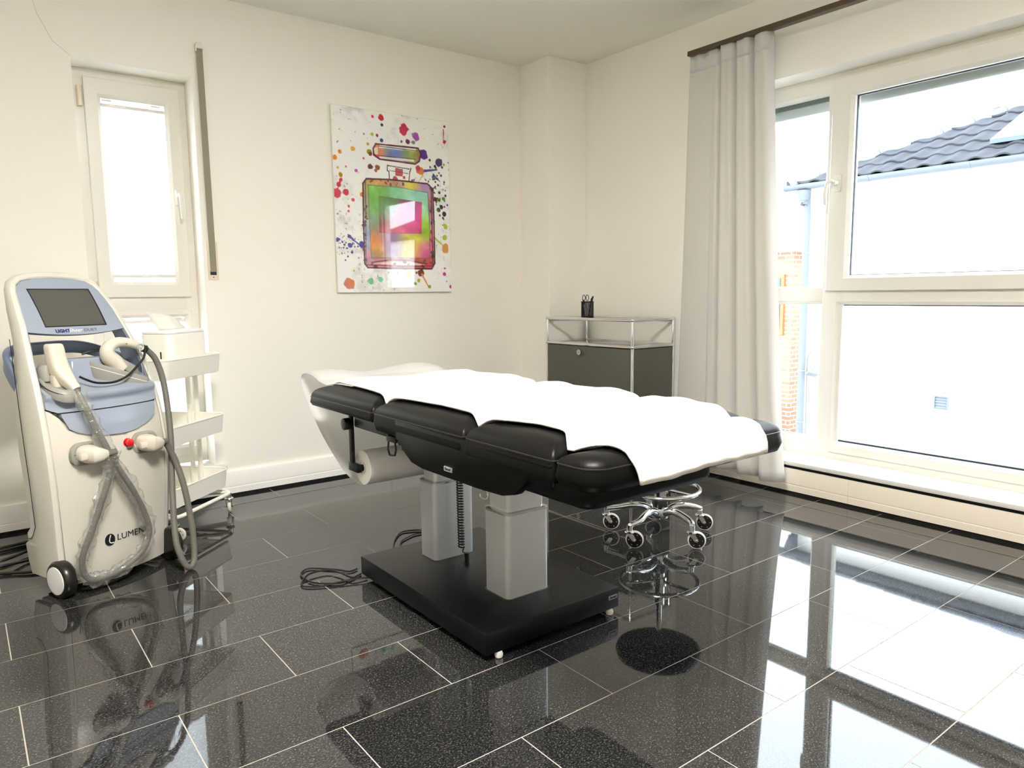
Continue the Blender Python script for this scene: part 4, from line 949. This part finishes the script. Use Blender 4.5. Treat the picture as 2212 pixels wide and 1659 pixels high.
def face_text(nm, txt, u_, z, size, mat, par, **kw):
    du = (onface(u_+.03, z)-onface(u_, z)).normalized(); dz = (onface(u_, z+.01)-onface(u_, z)).normalized()
    M = basis(du, dz, onface(u_, z, -.0012)); return lettering(nm, txt, size, M, mat, par, **kw)
face_text('lettering', 'LIGHT', -.086, .9185, .0185, ink_navy, bez, bold=.0006, sx=.98)
face_text('lettering', 'Sheer', -.041, .9185, .0205, ink_white, bez, shear=.35, sx=1.05)
face_text('lettering', 'DUET', .016, .9190, .0165, ink_grey, bez, sx=1.18, spacing=1.02)
face_text('lettering', 'LUMENIS.', -.027, .156, .034, ink_black, t, sx=.98, spacing=1.0)
du = (onface(-.03, .16)-onface(-.07, .16)).normalized(); Ml = basis(du, (0, 0, 1), onface(-.052, .166, -.0012))
lg = MB(); n = 28
lg.loft([[Ml @ Vector((.018*math.cos(a), .022*math.sin(a), d)) for a in [2*PI*k/n for k in range(n)]] for d in (0, .0006)])
build('logo_disc', lg, ink_black, t, world=False, smooth=30)
lg = MB(); pts = [(.003, .017), (-.001, .006), (-.003, -.004), (-.001, -.011), (.006, -.014), (.012, -.013)]
lg.tube([Ml @ Vector((a, b, .0008)) for a, b in pts], .0019, 6)
build('logo_stroke', lg, ink_white, t, world=False)
# emergency button
pb_ = onface(.036, .512)
eb = build('emergency_button', MB().lathe([(.016, 0), (.016, .002), (.0085, .004), (.0085, .010), (.0135, .013), (.0135, .020), (.009, .023), (.001, .0235)], 22, basis((1, 0, 0), (0, 0, 1), pb_)), red_m, t, world=False, smooth=40)
build('button_mark', MB().torus(onface(.034, .545, -.0008), .0055, .0006, 18, 5, Matrix.Rotation(PI/2, 4, 'X')), ink_grey, t, world=False)
face_text('lettering', 'STOP', .030, .484, .008, ink_grey, t)
# sockets
for u_ in (-.115, .105):
    c_ = onface(u_, .500, -.004)
    Msk = basis((1, 0, 0), (0, 0, 1), c_)
    build('socket', MB().loft([[Msk @ Vector((a, b, d)) for a, b in rrect(-.052+i, .052-i, -.040+i, .040-i, .032)] for i, d in ((0, -.01), (0, .004), (.003, .006), (.008, .006), (.010, .002))]), mgrey, t, world=False, smooth=40)
# rear handle loop
hpath = catmull([(-.205, .11, .705), (-.213, .160, .765), (-.210, .200, .828), (-.165, .238, .852), (-.08, .250, .857), (.02, .252, .858), (.09, .248, .850), (.160, .235, .825), (.205, .195, .795), (.213, .160, .755), (.205, .11, .705)], 6)
rings = []
for i, q in enumerate(hpath):
    a = hpath[max(0, i-1)]; b = hpath[min(len(hpath)-1, i+1)]; tt_ = (b-a).normalized(); nn = Vector((tt_.y, -tt_.x, 0)).normalized(); ww = tt_.cross(nn).normalized(); ww = ww if ww.z > 0 else -ww
    sec = rrect(-.011, .011, -.024, .024, .009, 3)
    rings.append([q+nn*x_+ww*y_ for x_, y_ in sec])
build('rear_handle', MB().loft(rings), mblue_d, t, world=False, smooth=50)
# seams on the left side
def sw(z, v_): return (-(wf(z)+.0222), v_, z)
sm_ = MB().tube([sw(z, vf(z)+.45*(vb(z)-vf(z))+.045) for z in (.90, .8, .7, .6, .5, .4, .3, .24)] + [sw(.205, .115), sw(.192, .13), sw(.186, .16)], .0012, 5)
build('panel_seam', sm_, gap_m, t, world=False)
# wheels
for sg in (-1, 1):
    for v_, R_ in ((-.022, .066), ):
        Mw = Matrix.Translation((sg*.215, v_, R_)) @ Matrix.Rotation(sg*PI/2, 4, 'Y')
        w_ = build('wheel', MB().lathe([(.045, -.028), (.060, -.026), (.066, -.016), (.066, .006), (.060, .014), (.050, .016)], 36, Mw), tyre_m, t, world=False, smooth=40)
        build('hubcap', MB().lathe([(.050, .0145), (.049, .0185), (.03, .020), (.001, .0205)], 32, Mw), hub_m, w_, world=False, smooth=40)
for sg in (-1, 1):
    build('rear_castor', MB().cyl((sg*.12-.012, .12, .03), (sg*.12+.012, .12, .03), .03, n=24).box(sg*.12-.016, sg*.12+.016, .105, .135, .03, .06), tyre_m, t, world=False)
build('underside', MB().box(-.17, .17, -.0, .15, .035, .05), black_pl, t, world=False)
# holder for the left handpiece (round grey cup) and for the right one (iron-shaped cradle), fixed to the tray
def ell(cu, cv, a, b, z, rot=0, tilt=0, n=28, pw=2.2):
    out_ = []
    for k in range(n):
        q = 2*PI*k/n; c_, s_ = math.cos(q), math.sin(q); x_ = a*math.copysign(abs(c_)**(2/pw), c_); y_ = b*math.copysign(abs(s_)**(2/pw), s_)
        xr_ = x_*math.cos(rot)-y_*math.sin(rot); yr_ = x_*math.sin(rot)+y_*math.cos(rot)
        out_.append((cu+xr_, cv+yr_, z+tilt*yr_))
    return out_
cu, cv = -.138, .022
build('handpiece_cup', MB().loft([ell(cu, cv-.006, .052, .072, .715, 0, .45), ell(cu, cv-.006, .056, .076, .735, 0, .45), ell(cu, cv, .055, .074, .752, 0, .45), ell(cu, cv, .049, .067, .757, 0, .45), ell(cu, cv, .046, .064, .750, 0, .45), ell(cu, cv, .038, .050, .744, 0, .45)]), mgrey, t, world=False, smooth=50)
build('cup_ring', MB().tube(ell(cu, cv, .0565, .0765, .744, 0, .45), .0016, 6, closed=True), ink_black, t, world=False)
build('cup_back', MB().loft([ell(cu-.032, cv+.030, .016, .024, .755, .3), ell(cu-.032, cv+.030, .015, .022, .80, .3), ell(cu-.028, cv+.030, .010, .016, .812, .3)]), mgrey, t, world=False, smooth=50)
def iron(cz, s_, off=0): # iron-shaped outline, nose to the left-back, heel right-front
    pts = [(-.100, .020), (-.06, -.022), (0, -.048), (.055, -.055), (.085, -.045), (.092, -.01), (.085, .028), (.045, .048), (-.01, .050), (-.06, .042)]
    q = catmull([(a, b, 0) for a, b in pts], 4, closed=True)
    return [(.097+a.x*s_, .040+a.y*s_, cz-.36*a.x*s_+.15*a.y*s_) for a in q]
cr_ = build('handpiece_cradle', MB().loft([iron(.712, .90), iron(.728, .97), iron(.745, 1.0), iron(.766, 1.04), iron(.773, 1.01), iron(.772, .94)]), mgrey, t, world=False, smooth=45)
build('cradle_line', MB().tube(iron(.754, 1.012), .0012, 5, closed=True), ink_white, cr_, world=False)
build('cradle_stand', MB().loft([iron(.690, .72), iron(.742, .80)]), mblue, t, world=False, smooth=40)

# ------------------------------------------------------------------ handpieces with their hoses and plugs
def LM(q): return Vector(q)
def plug(par, u_, hz_, towards, dark):
    c_ = onface(u_, .500, 0)
    p0 = Vector((u_-.004, c_.y+.004, .502)); p1 = Vector((u_+.006, c_.y-.055, .497)); p2 = Vector(towards)
    ax_ = (p1-p0).normalized()
    def sec(P, d, a, b):
        d = d.normalized(); s_ = d.cross(Vector((0, 0, 1))).normalized(); q = s_.cross(d)
        return [P+s_*x_+q*y_ for x_, y_ in rrect(-a, a, -b, b, min(a, b)*.8, 4)]
    mid = p1.lerp(p2, .55); d2 = (p2-p1).normalized(); dm = (ax_+d2).normalized()
    pg = build('plug', MB().loft([sec(p0, ax_, .032, .030), sec(p0.lerp(p1, .5), ax_, .034, .031), sec(p1, dm, .033, .030), sec(p1.lerp(p2, .45), d2, .026, .024), sec(p2, d2, .013, .013)]), mcream, par, world=False, smooth=50)
    build('plug_latch', MB().box(u_-.046, u_-.004, c_.y-.056, c_.y-.040, .487, .509), mcream, pg, world=False, bevel=.003)
    build('plug_sleeve', MB().cyl(p2-d2*.004, p2+d2*.03, .0135, .012, n=16), hose_m, pg, world=False)
    return p2, d2
h1 = thing('laser_handpiece', 'upright cream handpiece whose hose is wrapped in crinkled clear film', 'handpiece', MC, MA, 'handpieces of the laser device')
# grip: head block on top of a slanting neck
def hsec(P, a, b, d, r=.012):
    d = Vector(d).normalized(); s_ = Vector((1, 0, 0)); s_ = (s_-d*s_.dot(d)).normalized(); q = d.cross(s_)
    return [Vector(P)+s_*x_+q*y_ for x_, y_ in rrect(-a, a, -b, b, r, 4)]
grip = [((-.138, .034, .884), .021, .018, (0, 0, -1)), ((-.138, .034, .880), .0255, .023, (0, 0, -1)), ((-.138, .032, .868), .0275, .026, (0, 0, -1)), ((-.137, .028, .835), .0285, .027, (.05, -.1, -1)), ((-.135, .018, .80), .029, .028, (.08, -.3, -1)), ((-.131, .004, .772), .028, .028, (.2, -.6, -1)), ((-.124, -.020, .748), .020, .020, (.3, -.7, -1)), ((-.116, -.040, .724), .0155, .0155, (.3, -.7, -1))]
g1 = build('grip', MB().loft([hsec(P, a, b, d, min(a, b)*.6) for P, a, b, d in grip]), mcream, h1, world=False, smooth=55)
build('treatment_tip', MB().loft([hsec((-.146, .02, .775), .018, .02, (0, 0, -1)), hsec((-.146, .018, .735), .016, .018, (0, 0, -1))]), mcream, h1, world=False, smooth=50)
build('grip_seam', MB().tube([(-.128, .0115, .880), (-.127, .008, .835), (-.120, -.004, .80), (-.108, -.022, .768), (-.101, -.036, .738)], .0009, 5), ink_grey, g1, world=False)
H1 = [(-.116,-.042,.724),(-.107,-.074,.663),(-.080,-.100,.561),(-.037,-.114,.445),(.017,-.116,.338),(.058,-.112,.238),(.071,-.108,.162),(.036,-.107,.100),(-.028,-.106,.067),(-.090,-.103,.053),(-.149,-.095,.057),(-.173,-.093,.092),(-.174,-.098,.152),(-.143,-.106,.227),(-.106,-.112,.318),(-.070,-.116,.409),(-.060,-.118,.455)]
pe, pd = plug(h1, -.115, .5, (-.072, -.122, .497), False)
H1 += [tuple(pe+pd*.02+Vector((0, 0, -.006))), tuple(pe)]
hp = catmull(H1, 6)
build('hose', MB().tube(hp, .0105, 12), hose_m, h1, world=False, smooth=70)
# wrinkled film sleeve
rr = np.random.default_rng(5); rings = []
for i, q in enumerate(hp[2:-6]):
    a = hp[max(0, i+1)]; b = hp[min(len(hp)-1, i+3)]; tt_ = (b-a).normalized(); s_ = tt_.cross(Vector((0, 1, 0))).normalized(); q2_ = tt_.cross(s_)
    base_ = .021+.004*math.sin(i*.7)+.003*math.sin(i*1.9+1)
    rings.append([q+s_*(base_*(1+.5*(rr.random()-.5))*math.cos(2*PI*k/16))*1.12+q2_*(.0155*(1+.4*(rr.random()-.5))*math.sin(2*PI*k/16)) for k in range(16)])
build('film_sleeve', MB().loft(rings, True, False), film_m, h1, world=False, smooth=25)

h2 = thing('vacuum_handpiece', 'cream arched iron-shaped handpiece with bare grey hose hanging on the right', 'handpiece', MC, MA, 'handpieces of the laser device')
build('sole', MB().loft([[(x_*.62+.097*.38+.004, y_*.62+.04*.38, z_+.010) for x_, y_, z_ in iron(.768, 1.0)], [(x_*.62+.097*.38+.004, y_*.62+.04*.38, z_+.044) for x_, y_, z_ in iron(.770, 1.0)], [(x_*.55+.097*.45+.004, y_*.55+.04*.45, z_+.049) for x_, y_, z_ in iron(.770, 1.0)]]), mgrey, h2, world=False, smooth=45)
arc = catmull([(.100, .035, .775), (.080, .035, .800), (.058, .034, .822), (.052, .033, .845), (.068, .033, .866), (.098, .033, .874), (.135, .032, .870), (.165, .031, .860), (.185, .030, .851)], 5)
ra = [float(np.interp(i/(len(arc)-1), [0, .2, .4, .6, .8, 1], [.031, .029, .0245, .020, .017, .015])) for i in range(len(arc))]
g2 = build('grip', MB().tube(arc, ra, 14), mcream, h2, world=False, smooth=60)
build('trigger_dot', MB().cyl((.118, .0145, .869), (.118, .020, .869), .0028, n=10), ink_black, g2, world=False)
build('ring_clip', MB().torus((.172, .012, .852), .0125, .0026, 22, 7, Matrix.Rotation(PI/2, 4, 'X')), badge_m, h2, world=False)
H2 = [(.180,.030,.853),(.200,.028,.843),(.235,.020,.801),(.248,.0,.718),(.239,-.030,.610),(.222,-.060,.487),(.190,-.095,.340),(.158,-.135,.207),(.138,-.170,.106),(.148,-.195,.030),(.171,-.200,.012),(.196,-.190,.046),(.209,-.170,.150),(.211,-.140,.294),(.203,-.110,.403),(.188,-.098,.455)]
pe, pd = plug(h2, .105, .5, (.150, -.105, .494), True)
H2 += [tuple(pe+pd*.024+Vector((0, 0, -.003))), tuple(pe)]
build('hose', MB().tube(catmull(H2, 6), .0115, 12), hose_m, h2, world=False, smooth=70)
build('hose_sleeve', MB().tube(catmull([(.176, .030, .855), (.192, .029, .847), (.206, .027, .836)], 3), .0135, 14), tyre_m, h2, world=False)
build('cable_tie', MB().torus((.198, .028, .843), .0145, .002, 20, 6, basis((0, 1, 0), (.6, 0, .7), (0, 0, 0))), ink_black, h2, world=False)
build('leash', MB().tube(catmull([(.190, .012, .845), (.165, -.012, .812), (.133, -.020, .785), (.084, -.030, .752), (.029, -.034, .735), (-.031, -.030, .738), (-.063, -.018, .752), (-.080, -.005, .765)], 6), .0042, 7), ink_black, h2, world=False)
build('leash', MB().tube(catmull([(.045, .050, .848), (.02, .075, .846), (-.01, .09, .835)], 5), .004, 7), ink_black, h2, world=False)
for q in ((.166, .01, .85), (.19, .012, .845)): build('steel_pin', MB().cyl(q, (q[0]+.004, q[1]-.004, q[2]-.105), .0011, n=6), steel, h2, world=False)

# mains cable of the device on the floor at the far left
t = thing('power_cable', 'loops of black power cable on the floor left of the device', 'cable', (-3.4, -.4, 0))
cb = catmull([(-3.10, -.69, .05), (-3.16, -.655, .012), (-3.22, -.637, .008), (-3.312, -.585, .008), (-3.50, -.53, .008), (-3.68, -.42, .008), (-3.62, -.30, .008), (-3.45, -.275, .008), (-3.30, -.284, .008), (-3.20, -.262, .008), (-3.09, -.28, .008), (-3.07, -.37, .008), (-3.13, -.44, .010), (-3.22, -.486, .010), (-3.31, -.540, .022), (-3.46, -.53, .022), (-3.56, -.46, .010), (-3.46, -.42, .010), (-3.306, -.448, .016), (-3.218, -.387, .016), (-3.10, -.32, .024), (-3.02, -.26, .010), (-3.05, -.20, .008), (-3.20, -.22, .008), (-3.40, -.235, .008), (-3.9, -.14, .008)], 8)
build('cord', MB().tube(cb, .0062, 8), cable_m, t)
build('mains_plug', MB().cyl((-3.9, -.14, .012), (-3.95, -.13, .02), .018, .016, n=14), black_pl, t)

# ------------------------------------------------------------------ ceiling lamp over the near part of the room (behind the viewer's head)
for lx, ly, lb in ((-2.85, -3.15, 'square white ceiling light panel above the treatment table'),):
    t = thing('ceiling_light', lb, 'lamp', (lx, ly, H))
    build('lamp_frame', MB().box(lx-.32, lx+.32, ly-.32, ly+.32, H-.035, H), lamp_house, t, bevel=.004)
    build('diffuser', MB().box(lx-.30, lx+.30, ly-.30, ly+.30, H-.037, H-.034), lamp_m, t, smooth=0)

# ------------------------------------------------------------------ outside
struct('ground', MB().box(.6, 60, -40, 40, -3.2, -2.9), asphalt, 'grey street far below the window', smooth=0)
t = nh = thing('neighbour_house', 'white neighbour house with grey tiled hipped roof outside the large window', 'house', (5.05, -5.5, -2.9))
Y0, Y1 = 1.17, -14.4; PT = math.tan(math.radians(24.6)); EX, EZ = 4.93, 2.335
build('wall', MB().box(5.05, 13, Y1, Y0, -2.9, 2.29), facade, t, smooth=0)
rx = 9.0
rz = EZ+(rx-EX)*PT
e0, e1 = Y0+.10, Y1-.10
build('roof_deck', MB().add([(EX, e0, EZ-.03), (EX, e1, EZ-.03), (rx, e1+(rx-EX), rz-.03), (rx, e0-(rx-EX), rz-.03), (13.1, e0, EZ-.03), (13.1, e1, EZ-.03)], [(0, 1, 2, 3), (4, 3, 2, 5), (0, 3, 4), (1, 5, 2), (0, 4, 5, 1)]), rooftile_m, t, smooth=0)
# tiles of the visible part: wavy pantiles, each its own object
TW, TL = .245, .335
cs = math.cos(math.radians(24.6)); sn = math.sin(math.radians(24.6))
def tilemesh():
    prof = [(a, -.0+.022*math.sin(PI*min(1, a/.15)) if a < .15 else .004*math.sin((a-.15)/.10*PI)*-1) for a in [.255*i/10 for i in range(11)]]
    top = [[(l*cs, -a, z+.018+l*sn-.018*(l/TL)) for a, z in prof] for l in (-.05, TL)]
    bot = [[(x, y, z-.016) for x, y, z in r] for r in top]
    mb = MB().loft([top[0]+bot[0][::-1], top[1]+bot[1][::-1]])
    return build('roof_tile', mb, rooftile_m, None, smooth=40, link=False).data
tm = tilemesh(); Mi = Matrix.Translation(nh.location).inverted()
cnt = 0
for r_ in range(10):
    for c_ in range(14):
        xx = EX+r_*TL*cs; yy = e0+.01-c_*TW
        if yy > e0-(xx-EX)+.10 or yy < -2.6: continue
        if xx > 5.18 and xx < 6.7 and yy < -1.0: continue
        piece('roof_tile', tm, nh, Mi @ Vector((xx, yy, EZ+r_*TL*sn)), (random.uniform(-.012, .012), random.uniform(-.012, .012), random.uniform(-.01, .01)))
hp_m = build('hip_tile', MB().loft([[(l, .10*math.cos(a)*(1 if l < .1 else .85), .085*math.sin(a)) for a in [PI*k/8 for k in range(9)]]+[(l, .085*math.cos(a)*(1 if l < .1 else .85), .07*math.sin(a)) for a in [PI*(8-k)/8 for k in range(9)]] for l in (0, .40)]), pm('hip_tile_pale', '6c7076', .8, spec=.15, var=.25, vscale=14, bump=.3, bscale=40), None, smooth=50, link=False).data
hd_ = Vector((1, -1, PT)).normalized(); hl = .36
for k in range(13):
    q = Vector((EX-.03, e0+.03, EZ-.035)) + hd_*(hl*k)
    o = piece('hip_tile', hp_m, nh, Mi @ q); o.rotation_euler = (0, -math.asin(hd_.z)+.02, -PI/4)
# gutter: half-round segments with joints
gz = EZ-.03
for k in range(9):
    a = e0+.06-k*1.02; b = a-1.0; sec = [(EX-.06+.062*math.cos(q), gz+.062*math.sin(q)) for q in [PI+PI*i/10 for i in range(11)]]; sec += [(EX-.06+.056*math.cos(q), gz+.056*math.sin(q)) for q in [2*PI-PI*i/10 for i in range(11)]]
    g_ = build('gutter', MB().loft([[(x_, y_, z_) for x_, z_ in sec] for y_ in (a, b)]), zinc, t, smooth=50)
    sec2 = [(EX-.06+.066*math.cos(q), gz+.066*math.sin(q)) for q in [PI+PI*i/10 for i in range(11)]]; sec2 += [(EX-.06+.06*math.cos(q), gz+.06*math.sin(q)) for q in [2*PI-PI*i/10 for i in range(11)]]
    build('gutter_joint', MB().loft([[(x_, y_, z_) for x_, z_ in sec2] for y_ in (b+.03, b-.05)]), zinc, g_, smooth=50)
dy_ = 1.085
dp = MB().lathe([(.045, 0), (.05, -.02), (.085, .10)], 18, Matrix.Translation((EX-.05, dy_, gz-.17)), cap=False).tube(catmull([(EX-.05, dy_, gz-.15), (EX-.04, dy_, gz-.24), (4.97, dy_, gz-.36), (4.98, dy_, -2.9)], 3), .043, 16)
dpo = build('downpipe', dp, zinc, t, smooth=50)
for z in (1.5, .05, -.6, -1.6): build('pipe_clamp', MB().torus((4.98, dy_, z), .046, .006, 20, 6), alu2, dpo)
fx_ = 5.045
build('solar_panel', MB().loft([[(x_, y_, z_+.09-q) for x_, y_, z_ in ((5.22, -.76, EZ+.29*PT), (5.22, -2.5, EZ+.29*PT), (6.75, -2.5, EZ+1.82*PT), (6.75, -.76, EZ+1.82*PT))] for q in (0, .045)]), solar_m, t, smooth=0)
mbf = MB()
for k in range(1, 6): y_ = -.76-.29*k; mbf.loft([[(5.22, y_+w, EZ+.29*PT+.092) for w in (0, .012)]+[(5.22, y_+w, EZ+.29*PT+.089) for w in (.012, 0)], [(6.75, y_+w, EZ+1.82*PT+.092) for w in (0, .012)]+[(6.75, y_+w, EZ+1.82*PT+.089) for w in (.012, 0)]])
build('solar_grid', mbf, alu2, t, smooth=0)
# vent grille on the neighbour's wall
t = thing('vent_grille', 'square grey louvred vent grille on the white house wall outside', 'vent', (5.05, -.53, -.19))
build('vent_frame', MB().box(5.03, 5.05, -.60, -.585, -.26, -.11).box(5.03, 5.05, -.465, -.45, -.26, -.11).box(5.03, 5.05, -.585, -.465, -.26, -.247).box(5.03, 5.05, -.585, -.465, -.123, -.11).box(5.044, 5.049, -.59, -.46, -.25, -.12), zinc, t, smooth=0)
for k in range(4): build('vent_slat', MB().box(-.001, .001, -.585, -.465, 0, .03, Matrix.Translation((5.034, 0, -.245+.031*k)) @ Matrix.Rotation(.55, 4, 'Y')), zinc, t, smooth=0)
# flood lamp and cable by the downpipe
t = thing('flood_lamp', 'small flood lamp with dangling cable beside the downpipe outside', 'lamp', (5.05, .92, .15))
build('lamp_head', MB().box(-.09, .09, -.03, .03, -.012, .012, Matrix.Translation((4.93, .92, .02)) @ Matrix.Rotation(-.7, 4, 'X') @ Matrix.Rotation(.3, 4, 'Y')), zinc, t, bevel=.005)
build('lamp_arm', MB().tube([(5.05, .95, .12), (4.98, .94, .08), (4.94, .93, .03)], .008, 8), zinc, t)
build('lamp_cable', MB().tube(catmull([(5.04, .93, .30), (5.03, .98, .29), (5.025, 1.03, .22), (5.025, 1.04, .05), (5.025, 1.03, -.6), (5.03, 1.02, -1.4)], 6).__add__([]), .006, 6).tube(catmull([(5.03, .93, .29), (5.02, 1.0, .18), (5.02, .98, .06), (4.98, .95, .05)], 5), .005, 6), zinc, t)
# brick house further down the street
t = thing('brick_house', 'distant red brick house at the left edge of the side window', 'house', (9.5, 6, -2.9))
build('wall', MB().box(9.2, 16, 3.82, 12, -2.9, 1.76), brick_m, t, smooth=0)
build('window', MB().box(9.14, 9.22, 3.98, 4.6, .2, 1.35), pm('brown_window_frame', 'a8623c', .6), t, smooth=0)
build('pane', MB().box(9.12, 9.15, 4.05, 4.53, .28, 1.28), solar_m, t.children[1], smooth=0)
build('roof', MB().loft([[(9.0, 3.6, 1.76), (16.2, 3.6, 1.76), (12.6, 3.6, 3.2)], [(9.0, 12.2, 1.76), (16.2, 12.2, 1.76), (12.6, 12.2, 3.2)]]), facade, t, smooth=0)
t = thing('hedge', 'low green hedge in front of the brick house', 'hedge', (8.6, 5.5, -2.9))
mb = MB()
for k in range(60):
    mb.ball((8.2+rng.uniform(-.3, .3), 4.4+rng.uniform(-.6, 3), -2.5+rng.uniform(0, 1.6)), .22+.12*rng.random(), 7)
build('foliage', mb, grass_m, t, smooth=0)['kind'] = 'stuff'
